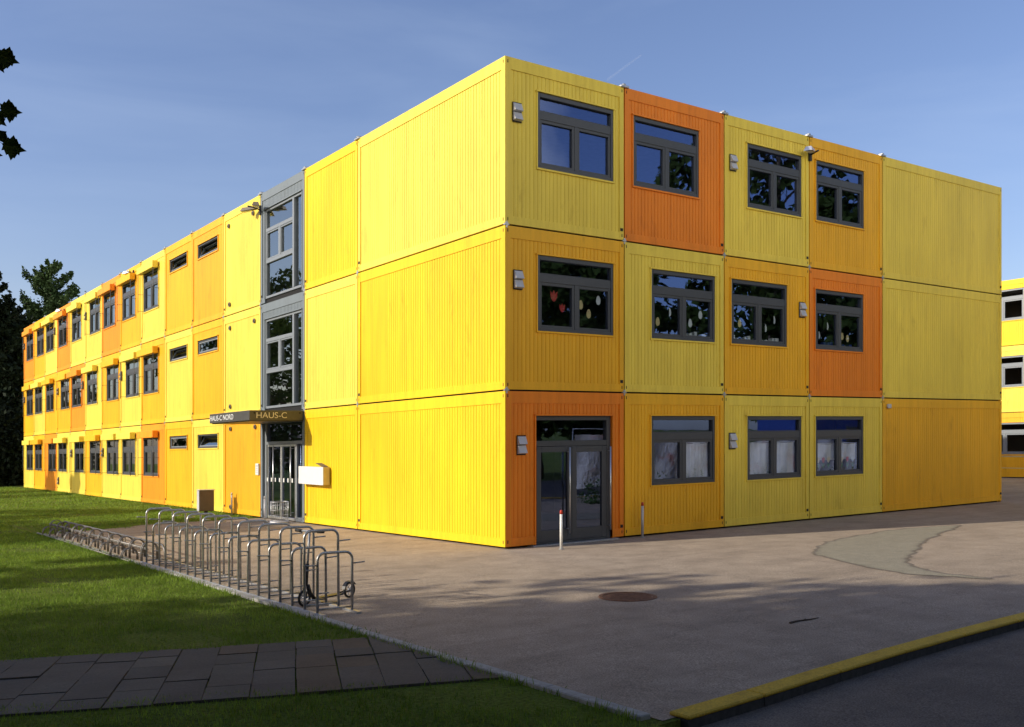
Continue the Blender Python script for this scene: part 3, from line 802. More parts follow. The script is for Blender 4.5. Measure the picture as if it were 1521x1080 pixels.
# white paper cranes / rolls lying on the inner sills
def sill_clutter(s0, s1, label, mat):
    m = MB(FRm); r = random.Random(int(s0*7)); s = s0
    z = LV[1]+1.12
    while s < s1:
        w = r.uniform(.05,.12); m.box((s,-.24,z),(s+w,-.13,z+r.uniform(.04,.13)),0,.01); s += w+r.uniform(.01,.06)
    org = Vector(FRm((s0+s1)/2,-.18,z)); org.z += gz(org.x, org.y)
    tag(m.build('craft_paper_row', mat, slope=True, origin=org), label, 'craft paper', 'craft papers on window sills')
sill_clutter(W+.70+.95, W+.70+1.62, 'row of white crafted papers on the sill of the second middle-floor window', M['paper'])
sill_clutter(2*W+.215+.1, 2*W+.215+1.62, 'row of white crafted papers on the sill in the ochre middle container', M['paper'])
sill_clutter(3*W+.215+.1, 3*W+.215+1.62, 'row of blue crafted papers on the sill in the orange middle container', M['blue'])

# ------------------------------------------------------------------ yard furniture
def bollard(loc, h, mat, tip, label, cat='bollard', r=.03, grp='slim steel posts in the yard'):
    x, y = loc; rt = empty('bollard_post', (x, y, gz(x,y))); tag(rt, label, cat, grp)
    m = MB(); m.tube([(0,0,0),(0,0,h*.9)], r, 12); m.build('post', mat, rt)
    m = MB(); m.tube([(0,0,h*.9),(0,0,h-.01),(0,0,h)], r*1.03, 12, r2=r*.8); m.build('top', tip, rt)
    m = MB(); m.tube([(0,0,0),(0,0,.008)], r*2.1, 14); m.build('foot_plate', M['galv'], rt)
bollard((.70,-.65), .66, M['white'], M['redtip'], 'white post with red tip standing in sun before the glazed door', r=.026)
bollard((3.04,-.16), .66, M['alu'], M['redtip'], 'grey post with red tip standing in shade against the ochre container', r=.026)
bollard((-.63,9.05), .66, M['alu'], M['alu'], 'bare grey post standing before the long-side entrance door', r=.022)
bollard((-.10,12.7), .62, M['alu'], M['alu'], 'bare grey post beside the amber container left of the entrance', r=.024)
# utility cabinet on a leg
rt = empty('utility_cabinet', (-.73,12.95,gz(-.73,12.95))); tag(rt, 'small grey utility cabinet on a leg by the long wing', 'cabinet')
m = MB(); m.box((-.20,-.08,.14),(.20,.10,.70),0,.01); m.build('housing', M['ventdark'], rt)
m = MB(); m.box((-.216,-.075,.15),(-.201,.095,.69),0,.004); m.build('cover', M['alu'], rt)
m = MB(); m.box((-.04,-.04,0),(.04,.04,.14)); m.build('leg', M['black'], rt)
m = MB(); m.box((-.22,-.10,.702),(.22,.12,.725),0,.006); m.build('lid', M['alu'], rt)
# wire waste basket
rt = empty('wire_bin', (-.36,8.80,gz(-.36,8.80))); tag(rt, 'round wire bin on a steel base in front of the glazed entrance', 'bin')
m = MB(); 
for k in range(26):
    a = 2*PI*k/26; m.tube([(.20*math.cos(a),.20*math.sin(a),.07),(.215*math.cos(a),.215*math.sin(a),.52)], .0035, 4)
for z, rr in ((.08,.2),(.2,.203),(.32,.207),(.44,.212),(.52,.215)):
    m.tube([(rr*math.cos(2*PI*k/24),rr*math.sin(2*PI*k/24),z) for k in range(25)], .005 if z < .5 else .009, 5, caps=False)
m.build('basket', M['galv'], rt)
m = MB(); m.tube([(0,0,0),(0,0,.06)], .225, 28); m.build('base', M['alu'], rt)
# manhole
mx, my = -2.0, -5.22
rt = empty('manhole_cover', (mx,my,gz(mx,my))); tag(rt, 'round rusty manhole cover set in the asphalt at the shadow edge', 'manhole cover')
m = MB()
ring = [(.33,.014),(.29,.014)]
for k in range(32):
    a, b = 2*PI*k/32, 2*PI*(k+1)/32
    def q(r_, a_, z_): return (r_*math.cos(a_), r_*math.sin(a_), z_)
    m.quad([q(.34,a,.0),q(.34,b,.0),q(.335,b,.013),q(.335,a,.013)]); m.quad([q(.335,a,.013),q(.335,b,.013),q(.285,b,.013),q(.285,a,.013)]); m.quad([q(.285,a,.013),q(.285,b,.013),q(.285,b,.005),q(.285,a,.005)])
m.build('rim', M['rust'], rt)
m = MB(); m.tube([(0,0,.002),(0,0,.008)], .275, 32)
for i in range(-4,5):
    L = math.sqrt(.25**2-(i*.055)**2)
    m.box((i*.055-.014,-L,.008),(i*.055+.014,L,.013),0,.002)
m.box((-.25,-.012,.0135),(.25,.012,.015))
m.build('lid', M['rust'], rt)
mx, my = -1.77, -7.5
m = MB(); m.tube([(-.22,0,.004),(-.08,.02,.006),(.06,-.01,.010),(.24,.015,.005)], .012, 6, r2=.005); m.tube([(-.02,0,.008),(.08,.05,.006)], .006, 5)
tw = tag(m.build('fallen_twig', M['bark']), 'dark twig lying on the shaded asphalt right of the manhole', 'twig')
tw.location = (mx,my,gz(mx,my))

# high bicycle stand: alternating tall and low hoops on two ground rails
def hoop_mb(h, w=.405, r=.0155, rad=.08, pins=True):
    m = MB(); pts = [(0,0,0),(0,0,h-rad)]
    for k in range(1,7): a = PI/2*k/6; pts.append((rad-rad*math.cos(a),0,h-rad+rad*math.sin(a)))
    for k in range(0,7): a = PI/2*k/6; pts.append((w-rad+rad*math.sin(a),0,h-rad+rad*math.cos(a)))
    pts.append((w,0,0)); m.tube(pts, r, 8)
    return m
RX = -5.265
rt = empty('bicycle_stand', (RX,-4.1,gz(RX,-4.1))); tag(rt, 'long galvanised bicycle stand of tall and low hoops along the lawn edge', 'bicycle stand')
sl = -.0114
for i in range(10):
    for kind, yy, h in (('tall', -3.60+i*.664, .86), ('low', -3.93+i*.664, .645)):
        ly = yy+4.1
        m = hoop_mb(h)
        hp = m.build('hoop', M['rack'], rt); hp.location = (random.uniform(-.006,.006), ly, sl*ly+.02); hp.rotation_euler = (0, random.uniform(-.012,.012), random.uniform(-.03,.03))
        zp = h-.13
        for A_, B_, r_ in (((0,0,zp),(-.15,0,zp+.008),.009), ((.405,0,zp),(.555,0,zp+.008),.009), ((0,.012,.045),(.405,.012,.045),.011), ((0,0,zp-.30),(.13,0,zp-.295),.008)):
            m = MB(); m.tube([A_, B_], r_, 6); m.build('wheel_pin', M['rack'], hp)
for xx in (-.025, .38):
    m = MB(); m.box((xx,0,.002),(xx+.05,6.75,.030),0,.004)
    for v in m.bm.verts: v.co.z += sl*v.co.y
    m.build('ground_rail', M['galv'], rt)
# low bicycle rack further back
rt = empty('low_bicycle_rack', (-5.42,2.75,gz(-5.42,2.75))); tag(rt, 'low dark bicycle rack of rounded hoops running on behind the tall stand', 'bicycle rack')
def arch(w, h, r=.011):
    pts = [(0,0,0),(0,0,h-w/2)]+[(w/2-w/2*math.cos(PI*k/10),0,h-w/2+w/2*math.sin(PI*k/10)) for k in range(1,10)]+[(w,0,h-w/2),(w,0,0)]
    m = MB(); m.tube(pts, r, 6); return m
n = 0
for i in range(21):
    ly = .12+i*.355
    hi = i % 2 == 0
    for dy in (0, .07):
        a = arch(.25, .31 if hi else .20).build('hoop', M['rackdark'], rt); a.location = (.0 if not hi else .22, ly+dy, sl*(ly+dy)); n += 1
for x_, z_ in ((.0,.03),(.52,.03),(.26,.22),(.27,.20)):
    m = MB(); m.tube([(x_,0,z_),(x_,3.7,z_+sl*3.7),(x_,7.5,z_+sl*7.5)], .017, 6); m.build('long_rail', M['rackdark'], rt)
m = MB(); m.tube([(.52,-.15,.0),(.50,-.15,.20),(.50,-.05,.26),(.50,.1,.275),(.50,3.7,.275+sl*3.7),(.50,7.2,.275+sl*7.2),(.50,7.4,.20+sl*7.4),(.52,7.45,.0)], .019, 7); 
for k in range(1,7): m.tube([(.52,k*1.15,.03+sl*k),(.52,k*1.15,.275+sl*k*1.15)], .011, 6)
m.build('top_rail', M['rackdark'], rt)

# kick scooter parked in the stand
def scooter():
    A, B = Vector((-5.12,-3.26)), Vector((-4.42,-2.98)); d = B-A; ang = math.atan2(d.y, d.x); L = d.length
    rt = empty('kick_scooter', (A.x, A.y, gz(A.x,A.y)+.0), ang); tag(rt, 'black kick scooter with grey stem parked between the nearest bicycle hoops', 'scooter')
    R = .098
    for nm, x in (('wheel', 0), ('wheel', L)):
        m = MB(); pts = [(x+(R-.014)*math.cos(2*PI*k/24), 0, R+(R-.014)*math.sin(2*PI*k/24)) for k in range(24)]
        rr = MB()
        n = 24; mm = 8; vs = []
        for k in range(n):
            a = 2*PI*k/n; vs.append([rr.bm.verts.new((x+(R-.014+.014*math.cos(b))*math.cos(a), .016*math.sin(b), R+(R-.014+.014*math.cos(b))*math.sin(a))) for b in [2*PI*j/mm for j in range(mm)]])
        for k in range(n):
            for j in range(mm):
                f = rr.bm.faces.new((vs[k][j], vs[(k+1)%n][j], vs[(k+1)%n][(j+1)%mm], vs[k][(j+1)%mm])); f.smooth = True
        w = rr.build('wheel', M['rubber'], rt)
        h = MB(); h.tube([(x,-.014,R),(x,.014,R)], .02, 12)
        for k in range(6):
            a = 2*PI*k/6; h.tube([(x+.012*math.cos(a),0,R+.012*math.sin(a)),(x+(R-.022)*math.cos(a),0,R+(R-.022)*math.sin(a))], .006, 5)
        h.build('spokes', M['alu'], w)
    m = MB(); m.box((.16,-.055,.062),(.60,.055,.080),0,.008); m.tube([(.16,0,.07),(.09,0,.15),(.055,0,.24)], .022, 8)
    m.tube([(.58,-.03,.075),(L,-.03,R)], .009, 6); m.tube([(.58,.03,.075),(L,.03,R)], .009, 6)
    m.build('deck', M['black'], rt)
    m = MB()
    pr = None
    for k in range(8):
        a = math.radians(10+k*20); p = (L-(R+.012)*math.cos(a)*-1*-1, R+(R+.012)*math.sin(a))
        p = (L-(R+.012)*math.cos(a), R+(R+.012)*math.sin(a))
        if pr: m.quad([(pr[0],-.024,pr[1]),(p[0],-.024,p[1]),(p[0],.024,p[1]),(pr[0],.024,pr[1])])
        pr = p
    m.build('rear_mudguard', M['black'], rt)
    m = MB(); m.tube([(0,-.028,R),(.012,-.028,.21),(.03,0,.25)], .009, 6); m.tube([(0,.028,R),(.012,.028,.21),(.03,0,.25)], .009, 6); m.tube([(.025,0,.22),(.05,0,.48)], .020, 8)
    m.build('fork', M['black'], rt)
    m = MB(); m.tube([(.05,0,.46),(.085,0,.84)], .014, 8); m.build('stem', M['galv'], rt)
    m = MB(); m.tube([(.085,-.12,.845),(.085,.12,.845)], .012, 8); hb = m.build('handlebar', M['galv'], rt)
    for g in (-1,1):
        m = MB(); m.tube([(.085,.12*g,.845),(.083,.215*g,.85)], .018, 8); m.build('grip', M['rubber'], hb)
scooter()

# ------------------------------------------------------------------ second container building, across the yard on the right
X2 = 31.1; B2 = empty('yellow_building', (X2, 0, gz(X2,0))); tag(B2, 'distant sunlit yellow container building at the right edge of the photo', 'building')
F2 = FL(X2)
def build2():
    y0 = 8.95
    LV2 = [0, 2.72, 5.5, 8.25]
    for lv in range(3):
        for i in range(8):
            s0 = y0-6*W+i*W
            if lv:
                col = 'yellow' if lv == 2 else 'light'
                if lv == 2 and i % 3 == 0: col = 'light'
                if i == 5: col = 'yellow' if lv == 2 else 'light'
                hl = (s0+.55, s0+2.35, LV2[lv]+1.05, LV2[lv]+2.35)
                container(F2, s0, W, LV2[lv], LV2[lv+1]-LV2[lv], M[col], hl, B2, CN[col])
                window(F2, hl[0], hl[2], 1.80, 1.30, B2, fmat=M['frame_light'])
            else:
                hl = (s0+.115, s0+W-.115, .98, 2.30)
                container(F2, s0, W, 0, 2.72, M['ochre'], hl, B2, CN['ochre'])
                window(F2, hl[0], hl[2], hl[1]-hl[0], 1.32, B2, fmat=M['frame_light'])
    m = MB(F2); s1 = y0-6*W; s2 = y0+2*W
    m.box((s1,-9,8.18),(s2,-.13,8.24)); m.quad([(s1+.01,-.5,0),(s1+.01,-9,0),(s1+.01,-9,8.2),(s1+.01,-.5,8.2)],1); m.quad([(s1+.01,-.01,0),(s1+.01,-.5,0),(s1+.01,-.5,8.2),(s1+.01,-.01,8.2)],1); m.quad([(s1,-4,0),(s2,-4,0),(s2,-4,8.2),(s1,-4,8.2)],2)
    for z in LV2[:3]: m.box((s1+.05,-4,z-.1),(s2,-.13,z+.1),2)
    m.build('inner_hull', [M['alu'], M['yellow'], M['roomwall']], B2, slope=True)
build2()
# handrail before it
rt = empty('metal_railing', (28.4, 6.0, gz(28.4,6.0))); tag(rt, 'low pale metal railing in front of the distant yellow building', 'railing')
m = MB()
for k in range(6): m.tube([(0,-4+k*1.6,0),(0,-4+k*1.6,.95)], .025, 6)
m.build('post', M['cream'], rt)
m = MB(); m.tube([(0,-4.1,.95),(0,4.1,.95)], .03, 6); m.tube([(0,-4.1,.5),(0,4.1,.5)], .018, 6); m.build('handrail', M['cream'], rt)

# ------------------------------------------------------------------ what the ground floor panes mirror: banner fence, hedge, blue cabin beside the yard
rt = empty('banner_fence', (7.6,-7.2,gz(7.6,-7.2))); tag(rt, 'construction fence hung with a wrinkled white and red banner beside the yard', 'fence')
Lf = 20
for k in range(11):
    m = MB(); m.tube([(k*2.0,0,0),(k*2.0,0,2.05)], .022, 8); m.build('fence_post', M['galv'], rt)
m = MB(); m.tube([(0,0,2.02),(Lf,0,2.02)], .015, 6); m.tube([(0,0,.18),(Lf,0,.18)], .015, 6)
m.build('fence_rail', M['galv'], rt)
m = MB(); nx, nz = 120, 10; grid = []
for i in range(nx+1):
    x = Lf*i/nx; row = []
    for j in range(nz+1):
        t = j/nz; sag = .22*math.sin(PI*((x*.21) % 1))
        row.append(m.bm.verts.new((x, .04+.05*math.sin(x*2.3+t*2)+.03*math.sin(x*6.1-t*4), .35+.12*math.sin(x*.8)+(1.5-sag*.6)*t)))
    grid.append(row)
for i in range(nx):
    for j in range(nz):
        f = m.bm.faces.new((grid[i][j],grid[i+1][j],grid[i+1][j+1],grid[i][j+1])); f.smooth = True
m.build('banner', M['tarp'], rt)
def cards(r, n, fpos, size, name, mat, parent, origin=(0,0,0), flat=0.0):
    """many leaf-sized quads"""
    P = np.array([fpos(r) for _ in range(n)])
    rg = np.random.RandomState(r.randint(0, 99999))
    a = rg.normal(size=(n,3)); a /= np.linalg.norm(a,axis=1)[:,None]
    b = rg.normal(size=(n,3)); b -= (a*b).sum(1)[:,None]*a; b /= np.linalg.norm(b,axis=1)[:,None]
    if flat: a[:,2] *= flat; b[:,2] *= flat
    s = size*rg.uniform(.6,1.3,(n,1))
    V = np.stack([P-a*s*.5, P+b*s*.28, P+a*s*.5, P-b*s*.28], 1).reshape(-1,3)
    return raw_mesh(name, V, 4, mat, parent)
def raw_mesh(name, V, k, mat, parent):
    n = len(V)//k; me = bpy.data.meshes.new(name)
    me.vertices.add(len(V)); me.vertices.foreach_set('co', V.astype(np.float32).ravel())
    me.loops.add(len(V)); me.loops.foreach_set('vertex_index', np.arange(len(V), dtype=np.int32))
    me.polygons.add(n); me.polygons.foreach_set('loop_start', np.arange(0, len(V), k, dtype=np.int32))
    me.polygons.foreach_set('loop_total', np.full(n, k, dtype=np.int32))
    me.update(calc_edges=True); me.validate()
    me.materials.append(mat)
    o = bpy.data.objects.new(name, me); COL.objects.link(o)
    if parent: o.parent = parent
    return o
r = random.Random(11)
rt = empty('low_hedge', (7.4,-6.5,gz(7.4,-6.5))); tag(rt, 'low clipped green hedge in front of the banner fence', 'hedge')
cards(r, 9000, lambda q: (q.uniform(0,20), q.uniform(-.3,.3), abs(q.gauss(0,.28))), .09, 'foliage', M['hedge'], rt)
r = random.Random(12)
for (x0, x1, y0, y1, lb) in ((-19,-5.9,-17.6,-16.2,'tall dense hedge added behind the photographer to darken the near lawn'), (-17.8,-16.4,-16.0,-2.2,'tall dense hedge added west of the path to darken the foreground'), (-5.2,11,-19.0,-17.6,'tall dense hedge added across the lower road to darken the near asphalt')):
    rt = empty('added_shade_hedge', ((x0+x1)/2,(y0+y1)/2,gz((x0+x1)/2,(y0+y1)/2))); tag(rt, lb, 'hedge')  # hedges added out of view to block low skylight from the foreground
    hx, hy = (x1-x0)/2, (y1-y0)/2
    cards(r, 26000, lambda q: (q.uniform(-hx,hx), q.uniform(-hy,hy), q.uniform(0,5.0)+q.gauss(0,.15)), .30, 'foliage', M['leaf'], rt)
rt = empty('site_cabin', (22.0,-9.2,gz(22,-9.2))); tag(rt, 'blue site cabin with white roof edge behind the banner fence', 'cabin')
m = MB(); m.box((-3,-1.2,0),(3,1.2,2.6)); corr(MB(), 0, 1, 0, 1) if False else None
m.build('walls', M['blue'], rt)
m = MB(); m.box((-3.1,-1.3,2.602),(3.1,1.3,2.75),0,.02); m.build('roof', M['white'], rt)
m = MB(); m.box((-1,1.202,.9),(.4,1.25,2.0)); m.build('window', M['frame'], rt)

# ------------------------------------------------------------------ trees
CAMX, CAMY, CAMZ = -9.76, -13.62, 1.784
TH = math.radians(53.976)
VV = (math.cos(TH), math.sin(TH)); RV = (math.sin(TH), -math.cos(TH))
def trunk_mesh(r, h, r0, limbs, crown_r, z_lo, z_hi):
    m = MB(); pts = [(0,0,-.1)]; x = y = 0
    for k in range(1,7): x += r.uniform(-.12,.12); y += r.uniform(-.12,.12); pts.append((x,y,h*.85*k/6))
    m.tube(pts, r0, 9, r2=r0*.15)
    for k in range(limbs):
        t = r.uniform(.28,.85); base = Vector(pts[0]).lerp(Vector(pts[-1]), t)
        i = min(5, int(t*6)); base = Vector(pts[i]).lerp(Vector(pts[i+1]), t*6-i)
        a = r.uniform(0,2*PI); L = crown_r*r.uniform(.5,.95)*(1.1-.5*t)
        d = Vector((math.cos(a),math.sin(a),r.uniform(.35,.9)))
        p1 = base+d*L*.45+Vector((0,0,.1)); p2 = base+d*L+Vector((r.uniform(-.3,.3),r.uniform(-.3,.3),L*.1))
        m.tube([base,p1,p2], r0*.38*(1.1-t), 6, r2=r0*.05)
        for _ in range(2):
            e = p1+Vector((r.uniform(-1,1),r.uniform(-1,1),r.uniform(.2,1)))*L*.45
            m.tube([p1,p1.lerp(e,.5)+Vector((0,0,.06)),e], r0*.13*(1.1-t), 5, r2=r0*.03)
    return m
def crown_fn(r, R, z0, z1, top=.5, nclump=90, squash=.8):
    """clumps spread through an ovoid; returns a sampler"""
    cz = z0+(z1-z0)*top; cl = []
    while len(cl) < nclump:
        z = r.uniform(z0,z1); t = (z-cz)/((z1-cz) if z > cz else (cz-z0)); rr = R*math.sqrt(max(0,1-t*t))
        a = r.uniform(0,2*PI); q = rr*math.sqrt(r.uniform(.08,1))
        cl.append((q*math.cos(a), q*math.sin(a), z, R*r.uniform(.12,.24)))
    def f(q):
        c = q.choice(cl); v = Vector((q.gauss(0,1),q.gauss(0,1),q.gauss(0,1))).normalized()*c[3]*q.uniform(.35,1)**.5
        return (c[0]+v.x, c[1]+v.y, c[2]+v.z*squash)
    return f
def broad_tree(name, x, y, h, R, z0, label, seed, n=7000, leaf=.30, top=.45, grp=None, mat='leaf', nclump=90):
    r = random.Random(seed); rt = empty(name, (x,y,gz(x,y))); tag(rt, label, 'tree', grp)
    trunk_mesh(r, h, .05+h*.018, 14, R, z0, h).build('trunk', M['bark'], rt)
    cards(r, n, crown_fn(r, R, z0, h, top, nclump), leaf, 'crown', M[mat], rt)
    return rt
UX, UY, TE = .956, -.292, math.tan(math.radians(22.5))
def caster(tipx, tipy, h, R, z0, label, seed, tipz=0, **kw):
    """tree whose top throws its shadow to the given point of the yard"""
    s = (h-tipz)/TE
    return broad_tree('deciduous_tree', tipx-UX*s, tipy-UY*s, h, R, z0, label, seed, grp='row of trees west of the lawn', **kw)
caster(-3.7, 1.7, 9.0, 2.2, 3.0, 'small round crowned tree whose shadow crosses the lawn by the bicycle stand', 21, n=6500, leaf=.32, top=.4, nclump=60)
caster(.2, 9.0, 10, 3.7, 2.6, 'leafy tree shading the lawn behind the low bicycle rack', 22, n=14000, leaf=.42, top=.5, nclump=60)
caster(-1.6, 16.6, 10.5, 3.8, 2.6, 'leafy tree shading the middle of the back lawn', 23, n=14000, leaf=.42, top=.5, nclump=60)
caster(0, 31.8, 9, 2.0, 2.5, 'slender tree whose tip shades the ground floor windows, nearer one', 24, tipz=1.15, n=9000, leaf=.36, top=.4, nclump=50)
caster(0, 37.0, 9, 2.1, 2.5, 'slender tree whose tip shades the ground floor windows, farther one', 25, tipz=1.2, n=9000, leaf=.36, top=.4, nclump=50)
broad_tree('deciduous_tree', -24.2, -4.7, 11.9, 8.0, 1.6, 'broad old tree shading the path and near asphalt', 31, n=26000, leaf=.52, top=.32, grp='row of trees west of the lawn', nclump=220)
broad_tree('deciduous_tree', -27.5, -11.5, 17, 7.5, 2.2, 'tallest old tree beyond the path shading the yard foreground', 32, n=19000, leaf=.52, top=.36, grp='row of trees west of the lawn', nclump=220)
broad_tree('deciduous_tree', -23, -19, 11, 5.5, 2.2, 'old tree behind the photographer to the left', 33, n=13000, leaf=.5, top=.4, grp='trees behind the photographer', nclump=200)
# trees mirrored in the panes of the short side
broad_tree('deciduous_tree', 26.5, -15.5, 18.5, 5.2, 3, 'tall dark tree right of the yard, tallest mirrored in the upper panes', 41, n=16000, leaf=.44, top=.5, grp='trees right of the yard', nclump=120)
broad_tree('deciduous_tree', 15.8, -19.5, 10.5, 3.6, 2, 'smaller tree right of the yard mirrored in the corner middle window', 42, n=9000, leaf=.4, top=.5, grp='trees right of the yard', nclump=80)
broad_tree('deciduous_tree', 37, -20, 14, 6.5, 2, 'wide tree far right of the yard behind the cabin', 43, n=12000, leaf=.46, top=.5, grp='trees right of the yard', nclump=120)
broad_tree('deciduous_tree', 21, -23, 10.5, 5, 2, 'round tree behind the banner fence', 44, n=11000, leaf=.44, top=.5, grp='trees right of the yard', nclump=120)

# conifers beyond the far end of the long wing
def conifer(x, y, h, R, label, seed, mat, n=14000, leaf=.22, droop=-.05, gap=.3, z0=.4):
    r = random.Random(seed); rt = empty('conifer_tree', (x,y,gz(x,y))); tag(rt, label, 'tree', 'conifers beyond the long wing')
    m = MB(); m.tube([(0,0,-.2),(.05,0,h*.5),(0,.05,h*.97)], .05+h*.014, 8, r2=.02)
    br = []
    nb = int(h*9)
    for k in range(nb):
        z = z0+(h-z0)*(k/nb)**.9; t = (z-z0)/(h-z0)
        L = R*(1-t)**.75*r.uniform(.5,1.12)+.12; a = r.uniform(0,2*PI)
        up = .15+.55*t+r.uniform(-.12,.2)
        br.append((z, a, L, up))
        if k % 3 == 0: m.tube([(0,0,z),(math.cos(a)*L*.5,math.sin(a)*L*.5,z+L*.5*up+droop*L),(math.cos(a)*L,math.sin(a)*L,z+L*up)], .03, 4, r2=.008)
    m.build('trunk', M['bark'], rt)
    wts = [b[2]**1.5+.02 for b in br]
    ch = r.choices(br, wts, k=n)
    it = iter(ch)
    def f(q):
        z, a, L, up = next(it); t = q.random()**.65; l = L*t
        sp = .15*L*(1.15-t)+.03
        x_ = math.cos(a)*l-math.sin(a)*q.gauss(0,sp); y_ = math.sin(a)*l+math.cos(a)*q.gauss(0,sp)
        return (x_, y_, z+l*up+q.gauss(0,.07*L+.03))
    cards(r, n, f, leaf, 'crown', M[mat], rt)
def at(px, d):
    u = (px-760.5)/1464; return CAMX+d*(VV[0]+u*RV[0]), CAMY+d*(VV[1]+u*RV[1])
for px, d, h, R, lb, sd, mt, nn in (
    (74, 66, 14.6, 6.6, 'spreading green conifer rising above the far end of the long wing', 51, 'conifer', 90000),
    (-22, 60, 13.6, 4.4, 'dark tall conifer at the left edge of the photo', 52, 'conifer_dark', 24000),
    (22, 63, 11.2, 3.6, 'dark conifer right beside the far building end, lower than its neighbours', 53, 'conifer_dark', 20000),
    (-110, 60, 13.5, 4.5, 'dark conifer outside the left edge, nearest of the group', 54, 'conifer_dark', 14000),
    (8, 72, 9.5, 5.5, 'low wide dark conifer filling the gap behind the others', 55, 'conifer_dark', 18000),
    (125, 68, 11.2, 4.0, 'green conifer mostly hidden behind the long wing roof', 56, 'conifer', 12000)):
    x, y = at(px, d); conifer(x, y, h, R, lb, sd, mt, nn, leaf=.25 if sd == 51 else .32)
r = random.Random(61)
x, y = at(-2, 57); rt = empty('dark_shrub', (x,y,gz(x,y))); tag(rt, 'dark dense shrubbery under the conifers beside the far building end', 'shrub')
cards(r, 16000, lambda q: (q.uniform(-4,1.9), q.gauss(0,.9), abs(q.gauss(0,1.9))), .30, 'foliage', M['conifer_dark'], rt)
# trees that keep the conifers in shade
x, y = at(-12, 56)
for k, (dx, dy, h) in enumerate(((-17,7,13),(-16,13,14),(-21,10,16))):
    broad_tree('deciduous_tree', x+dx, y+dy, h, 5, 1.0, ['leafy tree west of the conifers, middle one','leafy tree west of the conifers, farthest one','leafy tree west of the conifers, nearest one'][k], 70+k, n=7000, leaf=.4, top=.45, grp='trees west of the conifers', nclump=110)

# near maple: crown enlarged overhead to darken the foreground, a few leaves enter the picture
def maple():
    bx, by = -14.2, -9.6
    r = random.Random(91); rt = empty('maple_tree', (bx,by,gz(bx,by))); tag(rt, 'maple whose dark pointed leaves hang in at the upper left corner', 'tree')
    m = trunk_mesh(r, 9, .22, 12, 4.0, 3, 10)
    b = Vector((-9.55,-8.55,4.1))-Vector((bx,by,0)); m.tube([(0,0,3.2),tuple(b*.5+Vector((0,0,2.2))),tuple(b)], .07, 7, r2=.012)
    # keep wood out of the open view
    m.build('trunk', M['bark'], rt)
    fn = crown_fn(r, 7.6, 3.4, 11.5, .45, 330)
    def f(q):
        while True:
            p = fn(q); x, y, z = p[0]+bx+3.4, p[1]+by-1.0, p[2]
            dx, dy = x-CAMX, y-CAMY; d = dx*VV[0]+dy*VV[1]; u = dx*RV[0]+dy*RV[1]
            if math.hypot(dx,dy) < 2.5 and z < 4: continue
            if d > .2 and u/d > -.60 and (z-CAMZ)/d < .56: continue   # crown is cut back above the path and yard
            return (p[0]+3.4, p[1]-1.0, p[2])
    cards(r, 24000, f, .27, 'crown', M['maple'], rt)
    # single maple leaves with pointed lobes on the drooping twig
    half = [(0,-.45),(.10,-.38),(.40,-.42),(.33,-.27),(.60,-.10),(.46,-.04),(.86,.22),(.62,.24),(.66,.42),(.42,.30),(.28,.24),(.34,.52),(.40,.66),(.22,.62),(.13,.78),(0,1.05)]
    out = half+[(-a,b) for a,b in reversed(half[1:-1])]
    def leaf(px, py, d, size, rx, ry, rz):
        size *= .86
        u = (px-760.5)/1464; h = (660.6-py)/1464
        c = Vector((CAMX+d*(VV[0]+u*RV[0]), CAMY+d*(VV[1]+u*RV[1]), CAMZ+d*h))-Vector((bx,by,gz(bx,by)))
        R_ = Matrix.Rotation(-(PI/2-TH),4,'Z') @ Matrix.Rotation(rz,4,'Z') @ Matrix.Rotation(rx,4,'X') @ Matrix.Rotation(ry,4,'Y')
        mm = MB(); top = [c+R_@Vector((a*size,-abs(a)*size*.22,b*size)) for a,b in out]
        cen = c+R_@Vector((0,.01,0.05)); n = len(out)
        for k in range(n):
            mm.quad([tuple(cen), tuple(top[k]), tuple(top[(k+1)%n])])
        mm.tube([tuple(c+R_@Vector((0,0,-.4*size))), tuple(c+R_@Vector((-.02,.0,-.9*size))), tuple(c+R_@Vector((-.10,.03,-1.2*size)))], .0018, 4)
        mm.build('leaf', M['maple'], rt)
    leaf(6, 84, 5.0, .085, .5, 1.95, .2); leaf(-8, 94, 5.1, .08, .9, 1.3, -.3)
    leaf(10, 163, 5.0, .085, .6, 1.75, .1); leaf(-8, 172, 5.1, .08, .4, 2.3, .3)
    leaf(14, 217, 4.9, .09, .55, 1.85, .15); leaf(-2, 202, 5.0, .075, 1.0, 1.2, -.2); leaf(-16, 224, 4.9, .08, .6, 2.0, -.2)
maple()

